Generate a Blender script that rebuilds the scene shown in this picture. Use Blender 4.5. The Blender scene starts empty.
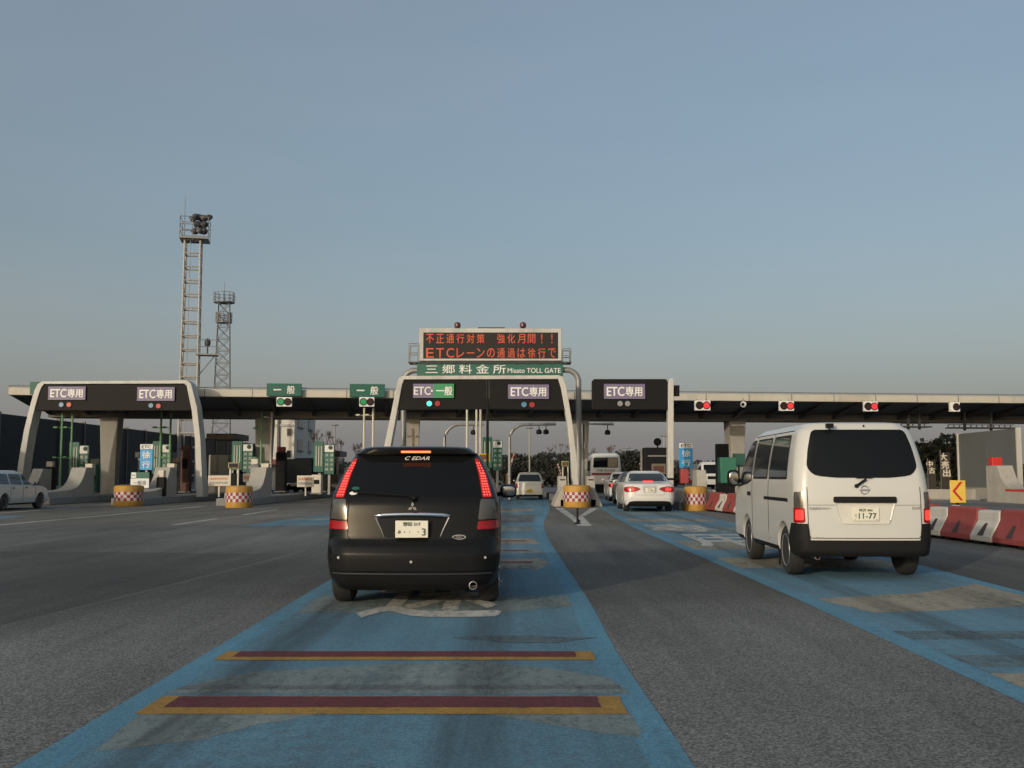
import bpy, bmesh, math, random
import numpy as np
from mathutils import Vector, Matrix
random.seed(7)
R = math.radians
scene = bpy.context.scene
col = scene.collection

# ------------------------------------------------------------------ camera, sky, sun, exposure
F_PX, CAM_Z, PITCH = 1030.0, 1.30, math.atan(91 / 1030.0)
cam_d = bpy.data.cameras.new('camera')
cam_d.sensor_width = 36.0
cam_d.lens = 36.0 * F_PX / 1024.0
cam_d.clip_start, cam_d.clip_end = 0.1, 6000
cam = bpy.data.objects.new('camera', cam_d)
col.objects.link(cam)
cam.location = (0, 0, CAM_Z)
cam.rotation_euler = (R(90) + PITCH, 0, 0)
scene.camera = cam

SUN_EL, SUN_AZ = R(13), R(180 + 33)          # azimuth clockwise from +Y: behind the viewer and to the left
world = bpy.data.worlds.new('World')
scene.world = world
world.use_nodes = True
wn, wl = world.node_tree.nodes, world.node_tree.links
sky = wn.new('ShaderNodeTexSky')
sky.sky_type = 'NISHITA'
sky.sun_disc = False
sky.sun_elevation = SUN_EL
sky.sun_rotation = SUN_AZ
sky.air_density, sky.dust_density, sky.ozone_density = 1.0, 6.0, 1.5
wn['Background'].inputs['Strength'].default_value = 0.10
veil = wn.new('ShaderNodeMix'); veil.data_type = 'RGBA'; veil.blend_type = 'ADD'      # thin even haze over the clear-sky model
veil.inputs['Factor'].default_value = 1.0
veil.inputs['B'].default_value = (1.12, 1.30, 1.33, 1)
geo = wn.new('ShaderNodeTexCoord'); sep = wn.new('ShaderNodeSeparateXYZ')            # the haze is thicker low down
wl.new(geo.outputs['Generated'], sep.inputs[0])
low = wn.new('ShaderNodeMapRange'); low.interpolation_type = 'SMOOTHSTEP'
for i_, v_ in enumerate((0.0, 0.24, 1.0, 0.0)): low.inputs[i_ + 1].default_value = v_
wl.new(sep.outputs[2], low.inputs[0])
cl_m = wn.new('ShaderNodeMapping'); cl_m.inputs['Scale'].default_value = (1.2, 1.2, 7.0); wl.new(geo.outputs['Generated'], cl_m.inputs[0])
cl_n = wn.new('ShaderNodeTexNoise'); cl_n.inputs['Scale'].default_value = 2.2; cl_n.inputs['Detail'].default_value = 5; wl.new(cl_m.outputs[0], cl_n.inputs['Vector'])
cl_r = wn.new('ShaderNodeMapRange'); wl.new(cl_n.outputs['Fac'], cl_r.inputs[0])                # faint uneven banks in the haze
for i_, v_ in enumerate((0.35, 0.7, -0.10, 0.13)): cl_r.inputs[i_ + 1].default_value = v_
cl_a = wn.new('ShaderNodeMath'); cl_a.operation = 'ADD'; wl.new(low.outputs[0], cl_a.inputs[0]); wl.new(cl_r.outputs[0], cl_a.inputs[1])
tint = wn.new('ShaderNodeMix'); tint.data_type = 'RGBA'; tint.clamp_factor = False
tint.inputs['A'].default_value = (1.12, 1.30, 1.33, 1); tint.inputs['B'].default_value = (1.85, 1.75, 1.78, 1)
wl.new(cl_a.outputs[0], tint.inputs['Factor']); wl.new(tint.outputs['Result'], veil.inputs['B'])
wl.new(sky.outputs[0], veil.inputs['A'])
wl.new(veil.outputs['Result'], wn['Background'].inputs['Color'])
sun_d = bpy.data.lights.new('sun', 'SUN')
sun_d.energy, sun_d.angle, sun_d.color = 1.6, R(0.8), (1.0, 0.895, 0.74)
sun = bpy.data.objects.new('sun', sun_d)
col.objects.link(sun)
to_sun = Vector((math.sin(SUN_AZ) * math.cos(SUN_EL), math.cos(SUN_AZ) * math.cos(SUN_EL), math.sin(SUN_EL)))
sun.rotation_euler = to_sun.to_track_quat('Z', 'Y').to_euler()
vs = scene.view_settings
vs.view_transform, vs.look, vs.exposure, vs.gamma = 'Standard', 'None', 0.10, 1.0
vs.use_curve_mapping = False

# ------------------------------------------------------------------ helpers
def P(px, py, Y):
    """point of the place seen at picture position (px, py) at distance Y along the road"""
    a, b = (px - 512) / F_PX, (384 - py) / F_PX
    y = math.cos(PITCH) - b * math.sin(PITCH)
    z = math.sin(PITCH) + b * math.cos(PITCH)
    t = Y / y
    return Vector((a * t, Y, CAM_Z + z * t))
def G(px, py, z=0.0):
    a, b = (px - 512) / F_PX, (384 - py) / F_PX
    y = math.cos(PITCH) - b * math.sin(PITCH)
    zz = math.sin(PITCH) + b * math.cos(PITCH)
    t = (z - CAM_Z) / zz
    return Vector((a * t, y * t, z))

def tag(o, label=None, cat=None, group=None, kind=None):
    if label: o['label'] = label
    if cat: o['category'] = cat
    if group: o['group'] = group
    if kind: o['kind'] = kind
    return o
def thing(name, label, cat, loc=(0, 0, 0), rz=0.0, group=None):
    o = bpy.data.objects.new(name, None)
    o.empty_display_size = 0.2
    col.objects.link(o)
    o.location = loc
    o.rotation_euler = (0, 0, rz)
    return tag(o, label, cat, group)

class MB:
    def __init__(s): s.v, s.f, s.m = [], [], []
    def add(s, vs_, fs, m=0):
        n = len(s.v)
        s.v += [tuple(v) for v in vs_]
        for i, f in enumerate(fs):
            s.f.append(tuple(n + k for k in f))
            s.m.append(m if isinstance(m, int) else m[i])
        return s
    def box(s, c, d, m=0, rz=0.0, rx=0.0):
        M = Matrix.Rotation(rz, 3, 'Z') @ Matrix.Rotation(rx, 3, 'X')
        pts = []
        for z in (-1, 1):
            for y in (-1, 1):
                for x in (-1, 1):
                    pts.append(Vector(c) + M @ Vector((x * d[0] / 2, y * d[1] / 2, z * d[2] / 2)))
        return s.add(pts, [(0, 2, 3, 1), (4, 5, 7, 6), (0, 1, 5, 4), (2, 6, 7, 3), (0, 4, 6, 2), (1, 3, 7, 5)], m)
    def prism(s, poly, a, b, plane='xz', m=0):
        def p(u, v, w):
            return {'xz': (u, w, v), 'yz': (w, u, v), 'xy': (u, v, w)}[plane]
        n = len(poly)
        s.add([p(u, v, a) for u, v in poly] + [p(u, v, b) for u, v in poly],
              [tuple(range(n - 1, -1, -1)), tuple(range(n, 2 * n))] + [(i, (i + 1) % n, n + (i + 1) % n, n + i) for i in range(n)], m)
        return s
    def tube(s, path, r, n=8, m=0, cap=True):
        path = [Vector(p) for p in path]
        rs = r if isinstance(r, (list, tuple)) else [r] * len(path)
        vs_, fs = [], []
        up = Vector((0.013, 0.02, 1))
        for i, p in enumerate(path):
            t = (path[min(i + 1, len(path) - 1)] - path[max(i - 1, 0)]).normalized()
            u = up if abs(t.dot(up)) < 0.95 else Vector((1, 0.03, 0.02))
            a = t.cross(u).normalized(); b = t.cross(a).normalized()
            for k in range(n):
                an = 2 * math.pi * k / n
                vs_.append(p + (a * math.cos(an) + b * math.sin(an)) * rs[i])
        for i in range(len(path) - 1):
            for k in range(n):
                k2 = (k + 1) % n
                fs.append((i * n + k, i * n + k2, (i + 1) * n + k2, (i + 1) * n + k))
        if cap:
            fs.append(tuple(range(n - 1, -1, -1)))
            fs.append(tuple((len(path) - 1) * n + k for k in range(n)))
        return s.add(vs_, fs, m)
    def bar(s, a, b, w, m=0): return s.tube([a, b], w * 0.6, 4, m)
    def lathe(s, prof, c=(0, 0, 0), n=24, m=0, axis='z'):
        vs_, fs = [], []
        for r, z in prof:
            for k in range(n):
                an = 2 * math.pi * k / n
                q = (r * math.cos(an), r * math.sin(an), z)
                if axis == 'x': q = (q[2], q[0], q[1])
                if axis == 'y': q = (q[0], q[2], q[1])
                vs_.append((c[0] + q[0], c[1] + q[1], c[2] + q[2]))
        L = len(prof)
        ms = []
        for i in range(L - 1):
            for k in range(n):
                k2 = (k + 1) % n
                fs.append((i * n + k, i * n + k2, (i + 1) * n + k2, (i + 1) * n + k))
                ms.append(m if isinstance(m, int) else m(i, k))
        fs.append(tuple(range(n - 1, -1, -1))); fs.append(tuple((L - 1) * n + k for k in range(n)))
        ms += [m if isinstance(m, int) else m(0, 0), m if isinstance(m, int) else m(L - 2, 0)]
        return s.add(vs_, fs, ms)
    def ball(s, c, r, n=12, m=0):
        r = r if isinstance(r, (tuple, list)) else (r, r, r)
        h = n // 2
        prof = [(max(1e-4, math.sin(math.pi * i / h)), -math.cos(math.pi * i / h)) for i in range(h + 1)]
        vs_, fs = [], []
        for a, z in prof:
            for k in range(n):
                an = 2 * math.pi * k / n
                vs_.append((c[0] + r[0] * a * math.cos(an), c[1] + r[1] * a * math.sin(an), c[2] + r[2] * z))
        for i in range(h):
            for k in range(n):
                k2 = (k + 1) % n
                fs.append((i * n + k, i * n + k2, (i + 1) * n + k2, (i + 1) * n + k))
        return s.add(vs_, fs, m)
    def superball(s, c, r, n=16, e=3.5, m=0):
        h = n // 2; vs_, fs = [], []
        sg = lambda v, p: math.copysign(abs(v) ** p, v)
        for i in range(h + 1):
            t = -math.pi / 2 + math.pi * i / h; cz, z = sg(max(math.cos(t), 1e-4), 2 / e), sg(math.sin(t), 2 / e)
            for k in range(n):
                a = 2 * math.pi * k / n
                vs_.append((c[0] + r[0] * cz * sg(math.cos(a), 2 / e), c[1] + r[1] * cz * sg(math.sin(a), 2 / e), c[2] + r[2] * z))
        for i in range(h):
            for k in range(n):
                k2 = (k + 1) % n; fs.append((i * n + k, i * n + k2, (i + 1) * n + k2, (i + 1) * n + k))
        return s.add(vs_, fs, m)
    def build(s, name, mats, parent=None, loc=None, smooth=35, bevel=0.0, rz=0.0, fix=True):
        me = bpy.data.meshes.new(name)
        me.from_pydata(s.v, [], s.f)
        for mt in (mats if isinstance(mats, (list, tuple)) else [mats]): me.materials.append(mt)
        me.polygons.foreach_set('material_index', s.m)
        if fix:
            bm = bmesh.new(); bm.from_mesh(me)
            bmesh.ops.recalc_face_normals(bm, faces=bm.faces)
            bm.to_mesh(me); bm.free()
        if smooth:
            me.polygons.foreach_set('use_smooth', [True] * len(me.polygons))
            me.set_sharp_from_angle(angle=R(smooth))
        me.update()
        o = bpy.data.objects.new(name, me)
        col.objects.link(o)
        if parent: o.parent = parent
        if loc is not None: o.location = loc
        if rz: o.rotation_euler = (0, 0, rz)
        if bevel:
            b = o.modifiers.new('bevel', 'BEVEL'); b.width = bevel; b.segments = 2; b.limit_method = 'ANGLE'; b.angle_limit = R(40)
        return o

def copy_tree(o, parent=None):
    c = o.copy(); col.objects.link(c)
    if parent: c.parent = parent
    for ch in [x for x in bpy.data.objects if x.parent == o]: copy_tree(ch, c)
    return c

# ------------------------------------------------------------------ materials
MATS = {}
def mat(name, color, rough=0.6, metal=0.0, var=0.12, scale=6.0, bump=0.0, coat=0.0, spec=0.5, emit=None, estr=0.0, dirt=0.0):
    if name in MATS: return MATS[name]
    m = bpy.data.materials.new(name); m.use_nodes = True
    nt = m.node_tree; n, l = nt.nodes, nt.links
    b = n['Principled BSDF']
    b.inputs['Roughness'].default_value = rough
    b.inputs['Metallic'].default_value = metal
    b.inputs['Specular IOR Level'].default_value = spec
    if coat:
        b.inputs['Coat Weight'].default_value = coat; b.inputs['Coat Roughness'].default_value = 0.04
    tc = n.new('ShaderNodeTexCoord')
    nz = n.new('ShaderNodeTexNoise'); nz.inputs['Scale'].default_value = scale; nz.inputs['Detail'].default_value = 6
    nz.inputs['Roughness'].default_value = 0.62
    l.new(tc.outputs['Object'], nz.inputs['Vector'])
    mx = n.new('ShaderNodeMix'); mx.data_type = 'RGBA'
    mx.inputs['A'].default_value = tuple(c * (1 - var) for c in color) + (1,)
    mx.inputs['B'].default_value = tuple(min(1, c * (1 + var)) for c in color) + (1,)
    l.new(nz.outputs['Fac'], mx.inputs['Factor'])
    out = mx.outputs['Result']
    if dirt:
        n2 = n.new('ShaderNodeTexNoise'); n2.inputs['Scale'].default_value = scale * 0.35; n2.inputs['Detail'].default_value = 8; n2.inputs['Roughness'].default_value = 0.7
        mp = n.new('ShaderNodeMapping'); mp.inputs['Scale'].default_value = (1, 1, 0.25)
        l.new(tc.outputs['Object'], mp.inputs['Vector']); l.new(mp.outputs[0], n2.inputs['Vector'])
        rp = n.new('ShaderNodeMapRange'); rp.inputs[1].default_value = 0.5; rp.inputs[2].default_value = 0.75; rp.inputs[3].default_value = 0; rp.inputs[4].default_value = dirt
        l.new(n2.outputs['Fac'], rp.inputs[0])
        m2 = n.new('ShaderNodeMix'); m2.data_type = 'RGBA'
        l.new(rp.outputs[0], m2.inputs['Factor']); l.new(out, m2.inputs['A'])
        m2.inputs['B'].default_value = (0.07, 0.06, 0.05, 1)
        out = m2.outputs['Result']
    l.new(out, b.inputs['Base Color'])
    if bump:
        bp = n.new('ShaderNodeBump'); bp.inputs['Strength'].default_value = bump; bp.inputs['Distance'].default_value = 0.01
        n3 = n.new('ShaderNodeTexNoise'); n3.inputs['Scale'].default_value = scale * 6; n3.inputs['Detail'].default_value = 4
        l.new(tc.outputs['Object'], n3.inputs['Vector']); l.new(n3.outputs['Fac'], bp.inputs['Height']); l.new(bp.outputs[0], b.inputs['Normal'])
    if emit:
        b.inputs['Emission Color'].default_value = tuple(emit) + (1,)
        b.inputs['Emission Strength'].default_value = estr
    MATS[name] = m
    return m

def asphalt_mat(name, lo, hi, wear=None, tracks=(), bands=None, holes=0.0):
    """speckled road surface; wear = (other colour, amount) shows the surface below; tracks = x positions of rubbed wheel tracks"""
    m = bpy.data.materials.new(name); m.use_nodes = True
    n, l = m.node_tree.nodes, m.node_tree.links
    b = n['Principled BSDF']; b.inputs['Roughness'].default_value = 0.85; b.inputs['Specular IOR Level'].default_value = 0.3
    tc = n.new('ShaderNodeTexCoord')
    def noise(scale, detail=5, rough=0.6, stretch=None):
        t = n.new('ShaderNodeTexNoise'); t.inputs['Scale'].default_value = scale; t.inputs['Detail'].default_value = detail; t.inputs['Roughness'].default_value = rough
        if stretch:
            mp = n.new('ShaderNodeMapping'); mp.inputs['Scale'].default_value = stretch
            l.new(tc.outputs['Object'], mp.inputs['Vector']); l.new(mp.outputs[0], t.inputs['Vector'])
        else: l.new(tc.outputs['Object'], t.inputs['Vector'])
        return t.outputs['Fac']
    def rng(s, a, b_, c, d):
        r = n.new('ShaderNodeMapRange'); l.new(s, r.inputs[0])
        for i, v in enumerate((a, b_, c, d)): r.inputs[i + 1].default_value = v
        return r.outputs[0]
    def mix(fac, A, B):
        x = n.new('ShaderNodeMix'); x.data_type = 'RGBA'
        if isinstance(fac, float): x.inputs['Factor'].default_value = fac
        else: l.new(fac, x.inputs['Factor'])
        for k, v in (('A', A), ('B', B)):
            if isinstance(v, tuple): x.inputs[k].default_value = v + (1,)
            else: l.new(v, x.inputs[k])
        return x.outputs['Result']
    def math_(op, a, b_):
        x = n.new('ShaderNodeMath'); x.operation = op
        for i, v in enumerate((a, b_)):
            if isinstance(v, (int, float)): x.inputs[i].default_value = v
            else: l.new(v, x.inputs[i])
        return x.outputs[0]
    speck = rng(noise(62, 4, 0.8), 0.40, 0.62, 0, 1)
    vo = n.new('ShaderNodeTexVoronoi'); vo.inputs['Scale'].default_value = 85; l.new(tc.outputs['Object'], vo.inputs['Vector'])
    sp = n.new('ShaderNodeSeparateXYZ'); l.new(vo.outputs['Color'], sp.inputs[0])
    speck = math_('ADD', math_('MULTIPLY', speck, 0.45), math_('MULTIPLY', math_('POWER', sp.outputs[0], 1.6), 0.75))
    c = mix(speck, lo, hi)
    big = rng(noise(0.22, 4, 0.55, (1.0, 0.5, 1)), 0.35, 0.68, 0.62, 1.28)
    streak = rng(noise(1.6, 6, 0.68, (1.0, 0.05, 1)), 0.32, 0.68, 0.76, 1.22)
    mul = math_('MULTIPLY', big if not wear else rng(noise(0.5, 5, 0.6), 0.3, 0.7, 0.85, 1.12), streak)
    vm = n.new('ShaderNodeVectorMath'); vm.operation = 'SCALE'
    l.new(c, vm.inputs[0]); l.new(mul, vm.inputs['Scale']); c = vm.outputs[0]
    if wear:
        w = rng(math_('ADD', noise(9, 6, 0.75), math_('MULTIPLY', noise(1.1, 4, 0.6, (1, 0.15, 1)), 0.7)), 0.86, 1.18, 0, wear[1])
        c = mix(w, c, wear[0])
    sx = n.new('ShaderNodeSeparateXYZ'); l.new(tc.outputs['Object'], sx.inputs[0])
    for x0, half, amt, y0, y1 in tracks:
        wob = math_('MULTIPLY', math_('SUBTRACT', noise(0.35, 2), 0.5), 0.25)
        d = math_('ABSOLUTE', math_('SUBTRACT', math_('ADD', sx.outputs[0], wob), x0), 0)
        k = math_('MULTIPLY', rng(d, half * 0.5, half, amt, 0.0), rng(noise(7, 5, 0.7, (1, 0.05, 1)), 0.35, 0.62, 0.25, 1.0))
        k = math_('MULTIPLY', k, math_('MULTIPLY', rng(sx.outputs[1], y0, y0 + 2, 0, 1), rng(sx.outputs[1], y1 - 3, y1, 1, 0)))
        c = mix(k, c, (0.035, 0.036, 0.038))
    if bands:                                   # shade across the plaza painted into the asphalt colour: (distance, brightness)
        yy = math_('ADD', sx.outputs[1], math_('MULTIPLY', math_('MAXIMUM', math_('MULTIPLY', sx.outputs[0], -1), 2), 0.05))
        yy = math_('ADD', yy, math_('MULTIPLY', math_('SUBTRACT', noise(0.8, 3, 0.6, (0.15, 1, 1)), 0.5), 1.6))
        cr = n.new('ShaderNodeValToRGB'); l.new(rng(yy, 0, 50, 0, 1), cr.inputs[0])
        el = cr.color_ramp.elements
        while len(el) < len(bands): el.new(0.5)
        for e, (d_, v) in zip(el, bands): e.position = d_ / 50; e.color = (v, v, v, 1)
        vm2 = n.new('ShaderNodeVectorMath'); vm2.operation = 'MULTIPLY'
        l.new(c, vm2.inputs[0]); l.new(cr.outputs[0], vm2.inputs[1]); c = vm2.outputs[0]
    l.new(c, b.inputs['Base Color'])
    bp = n.new('ShaderNodeBump'); bp.inputs['Strength'].default_value = 0.55; bp.inputs['Distance'].default_value = 0.006
    l.new(noise(80, 3, 0.7), bp.inputs['Height']); l.new(bp.outputs[0], b.inputs['Normal'])
    if holes:                                  # worn right through: whatever lies below shows
        hn = rng(math_('ADD', noise(14, 7, 0.8, (1, .45, 1)), math_('MULTIPLY', noise(1.8, 3, 0.6, (1, .3, 1)), 0.6)), 0.78, 1.06, 0, 1)
        tr = n.new('ShaderNodeBsdfTransparent'); ms = n.new('ShaderNodeMixShader')
        l.new(math_('MULTIPLY', hn, holes), ms.inputs[0]); l.new(b.outputs[0], ms.inputs[1]); l.new(tr.outputs[0], ms.inputs[2])
        l.new(ms.outputs[0], n['Material Output'].inputs['Surface'])
    MATS[name] = m
    return m

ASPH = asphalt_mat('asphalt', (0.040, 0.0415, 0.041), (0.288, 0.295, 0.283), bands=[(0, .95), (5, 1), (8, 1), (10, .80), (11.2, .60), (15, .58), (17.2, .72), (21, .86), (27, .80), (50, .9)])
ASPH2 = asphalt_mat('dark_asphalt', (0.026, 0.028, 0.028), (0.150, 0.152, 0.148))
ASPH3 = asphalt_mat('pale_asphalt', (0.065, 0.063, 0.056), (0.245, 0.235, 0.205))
AWEAR = (0.07, 0.07, 0.07)
TR = ((-1.72, 0.22, 0.55, 3, 40), (-0.2, 0.24, 0.5, 3, 60), (3.75, 0.2, 0.4, 4, 60), (5.1, 0.2, 0.4, 4, 60))
BLUE = asphalt_mat('blue_paint', (0.062, 0.155, 0.222), (0.138, 0.262, 0.342), (AWEAR, 0.65), TR)
BLUE_EDGE = asphalt_mat('edge_blue_paint', (0.060, 0.185, 0.285), (0.130, 0.300, 0.410), (AWEAR, 0.65))
PALE = asphalt_mat('pale_paint', (0.14, 0.19, 0.20), (0.23, 0.275, 0.27), (AWEAR, 0.5), TR, holes=.75)
CREAM = asphalt_mat('cream_paint', (0.22, 0.205, 0.16), (0.33, 0.31, 0.25), (AWEAR, 0.6), TR, holes=.75)
WPAINT = asphalt_mat('white_paint', (0.36, 0.36, 0.33), (0.60, 0.60, 0.56), (AWEAR, 0.5), holes=.8)
YPAINT = asphalt_mat('ochre_paint', (0.28, 0.16, 0.035), (0.42, 0.25, 0.06), (AWEAR, 0.6), holes=.25)
RPAINT = asphalt_mat('maroon_paint', (0.09, 0.022, 0.026), (0.16, 0.042, 0.048), (AWEAR, 0.5), holes=.2)

CONC = mat('concrete', (0.36, 0.34, 0.30), 0.85, var=0.2, scale=2.5, bump=0.3, dirt=0.45)
CONC_D = mat('grey_concrete', (0.22, 0.22, 0.215), 0.85, var=0.2, scale=3, bump=0.3, dirt=0.5)
WHITE_STEEL = mat('white_steel', (0.50, 0.49, 0.455), 0.5, var=0.10, scale=2.5, dirt=0.5)
GREY_STEEL = mat('grey_steel', (0.27, 0.27, 0.265), 0.45, metal=0.3, var=0.1, scale=3, dirt=0.2)
DARK_STEEL = mat('dark_steel', (0.05, 0.05, 0.052), 0.5, var=0.15, scale=3)
PANEL = mat('dark_panel', (0.013, 0.0125, 0.0125), 0.55, var=0.15, scale=2, spec=0.12)
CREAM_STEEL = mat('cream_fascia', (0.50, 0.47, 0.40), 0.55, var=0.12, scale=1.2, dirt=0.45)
def add_joints(m, pitch, w):                       # dark butt joints between the sheets, every pitch metres along local x
    n, l = m.node_tree.nodes, m.node_tree.links; b = n['Principled BSDF']; src = b.inputs['Base Color'].links[0].from_socket
    tc = n.new('ShaderNodeTexCoord'); sp = n.new('ShaderNodeSeparateXYZ'); l.new(tc.outputs['Object'], sp.inputs[0])
    a = n.new('ShaderNodeMath'); a.operation = 'PINGPONG'; a.inputs[1].default_value = pitch / 2; l.new(sp.outputs[0], a.inputs[0])
    c = n.new('ShaderNodeMath'); c.operation = 'LESS_THAN'; c.inputs[1].default_value = w; l.new(a.outputs[0], c.inputs[0])
    x = n.new('ShaderNodeMix'); x.data_type = 'RGBA'; l.new(c.outputs[0], x.inputs['Factor']); l.new(src, x.inputs['A']); x.inputs['B'].default_value = (.08, .075, .07, 1)
    l.new(x.outputs['Result'], b.inputs['Base Color'])
add_joints(CREAM_STEEL, 2.4, .02)
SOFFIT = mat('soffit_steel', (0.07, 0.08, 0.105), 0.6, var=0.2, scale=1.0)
GIRDER = mat('girder_steel', (0.12, 0.11, 0.10), 0.6, var=0.15, scale=1.0)
PURPLE = mat('purple_face', (0.165, 0.14, 0.235), 0.5, var=0.08)
SGREEN = mat('sign_green', (0.014, 0.105, 0.078), 0.45, var=0.12, scale=3)
LGREEN = mat('lane_green', (0.035, 0.26, 0.11), 0.5, var=0.08)
SBLUE = mat('sign_blue', (0.035, 0.30, 0.62), 0.45, var=0.08)
SWHITE = mat('sign_white', (0.74, 0.73, 0.70), 0.5, var=0.05)
SCREAM = mat('sign_cream', (0.60, 0.55, 0.45), 0.55, var=0.08, dirt=0.2)
SYELLOW = mat('sign_yellow', (0.75, 0.50, 0.08), 0.5, var=0.08)
SRED = mat('sign_red', (0.50, 0.025, 0.02), 0.5, var=0.08)
INKB = mat('black_ink', (0.02, 0.02, 0.022), 0.6)
INKG = mat('dark_green_ink', (0.015, 0.06, 0.035), 0.6)
INKO = mat('orange_ink', (0.55, 0.20, 0.10), 0.6)
INKGREY = mat('grey_ink', (0.25, 0.25, 0.25), 0.6)
BUOY_Y = mat('buoy_ochre', (0.44, 0.24, 0.035), 0.6, var=0.2, scale=4, dirt=0.55)
BUOY_R = mat('buoy_maroon', (0.24, 0.02, 0.035), 0.5, var=0.15)
BUOY_W = mat('buoy_white', (0.50, 0.47, 0.45), 0.55, var=0.15, dirt=0.4)
PLA_R = mat('red_plastic', (0.26, 0.048, 0.042), 0.6, var=0.25, scale=3, dirt=0.45)
PLA_W = mat('white_plastic', (0.50, 0.48, 0.43), 0.5, var=0.1, scale=4, dirt=0.45)
POLE_G = mat('green_pole', (0.16, 0.34, 0.17), 0.5, var=0.1)
WALLD = mat('sound_wall', (0.022, 0.021, 0.022), 0.8, var=0.3, scale=0.6)
RUBBER = mat('tyre_rubber', (0.02, 0.02, 0.02), 0.8, var=0.2, scale=12)
ALLOY = mat('alloy_rim', (0.45, 0.45, 0.46), 0.35, metal=0.7, var=0.08)
STEELRIM = mat('steel_rim', (0.30, 0.30, 0.30), 0.45, metal=0.5, var=0.1, dirt=0.3)
CHROME = mat('chrome', (0.75, 0.75, 0.77), 0.18, metal=1.0, var=0.03)
SATIN = mat('satin_silver', (0.62, 0.62, 0.63), 0.3, metal=0.8, var=0.04)
GLASS_D = mat('privacy_glass', (0.007, 0.008, 0.009), 0.05, var=0.1, spec=0.22)
GLASS_M = mat('tinted_glass', (0.025, 0.032, 0.036), 0.05, var=0.1, spec=0.5)
BLACKP = mat('black_plastic', (0.012, 0.012, 0.013), 0.5, var=0.15, scale=8, spec=0.10)
GREYP = mat('charcoal_plastic', (0.014, 0.014, 0.0145), 0.6, var=0.2, scale=5, spec=0.12)
PAINT_BLK = mat('black_car_paint', (0.008, 0.008, 0.008), 0.3, var=0.05, coat=0.45, spec=0.05)
PAINT_WHT = mat('white_van_paint', (0.57, 0.57, 0.54), 0.32, var=0.025, scale=1.2, coat=0.5, dirt=0.10)
PAINT_PRL = mat('pearl_white_paint', (0.60, 0.60, 0.58), 0.28, var=0.02, coat=0.6)
PAINT_CRM = mat('off_white_paint', (0.68, 0.66, 0.58), 0.35, var=0.03, coat=0.3, dirt=0.1)
PAINT_GRY = mat('dark_grey_paint', (0.02, 0.021, 0.023), 0.3, var=0.05, coat=0.4)
LENS_R = mat('red_lens', (0.30, 0.008, 0.012), 0.12, var=0.1, spec=0.6)
LENS_RL = mat('lit_red_lens', (0.5, 0.02, 0.02), 0.15, emit=(1.0, 0.06, 0.045), estr=1.0)
LENS_RD = mat('dim_red_lens', (0.45, 0.02, 0.02), 0.15, emit=(1.0, 0.05, 0.03), estr=0.10)
LENS_C = mat('clear_lens', (0.15, 0.145, 0.135), 0.14, var=0.35, scale=14, metal=0.55)
LED_R = mat('lit_led', (0.6, 0.05, 0.03), 0.2, emit=(1.0, 0.10, 0.08), estr=1.7)
LED_O = mat('lit_stop_lamp', (0.6, 0.1, 0.03), 0.2, emit=(1.0, 0.17, 0.045), estr=2.2)
LEDTXT = mat('sign_led', (0.3, 0.05, 0.02), 0.4, emit=(1.0, 0.11, 0.03), estr=0.30)
LEDBG = mat('led_board', (0.012, 0.008, 0.0075), 0.7, var=0.3, scale=4)
SIG_G = mat('lit_green_lamp', (0.05, 0.5, 0.4), 0.3, emit=(0.10, 0.95, 0.62), estr=0.9)
SIG_GD = mat('green_lamp', (0.02, 0.22, 0.08), 0.3, emit=(0.05, 0.6, 0.25), estr=0.12)
SIG_R = mat('lit_red_lamp', (0.5, 0.03, 0.03), 0.3, emit=(1.0, 0.05, 0.06), estr=0.5)
SIG_RD = mat('faint_red_lamp', (0.25, 0.015, 0.015), 0.3, emit=(1.0, 0.05, 0.05), estr=0.10)
SIG_RM = mat('low_red_lamp', (0.30, 0.02, 0.02), 0.3, emit=(1.0, 0.06, 0.06), estr=0.22)
SIG_B = mat('faint_blue_lamp', (0.06, 0.16, 0.24), 0.3, emit=(0.25, 0.6, 0.9), estr=0.10)
SIG_OFF = mat('unlit_lamp', (0.03, 0.012, 0.012), 0.25)
PLATE_W = mat('plate_white', (0.72, 0.70, 0.60), 0.4, var=0.03)
PLATE_Y = mat('plate_yellow', (0.75, 0.50, 0.05), 0.4, var=0.03)
GREEN_INK = mat('plate_green_ink', (0.015, 0.05, 0.03), 0.5)
LEAF_D = mat('dark_leaf', (0.020, 0.022, 0.016), 0.8, var=0.55, scale=0.8)
LEAF_G = mat('olive_leaf', (0.075, 0.08, 0.042), 0.8, var=0.5, scale=0.8)
BARK = mat('bark', (0.085, 0.065, 0.055), 0.9, var=0.25, scale=5)
BLD_C = mat('cream_wall', (0.62, 0.57, 0.45), 0.8, var=0.08, scale=0.8, dirt=0.2)
BLD_G = mat('grey_wall', (0.42, 0.44, 0.48), 0.8, var=0.08, scale=0.8, dirt=0.2)
GREYWALL = mat('grey_wall_panel', (0.125, 0.135, 0.135), 0.55, var=0.1, scale=0.7, dirt=0.3)

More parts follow.
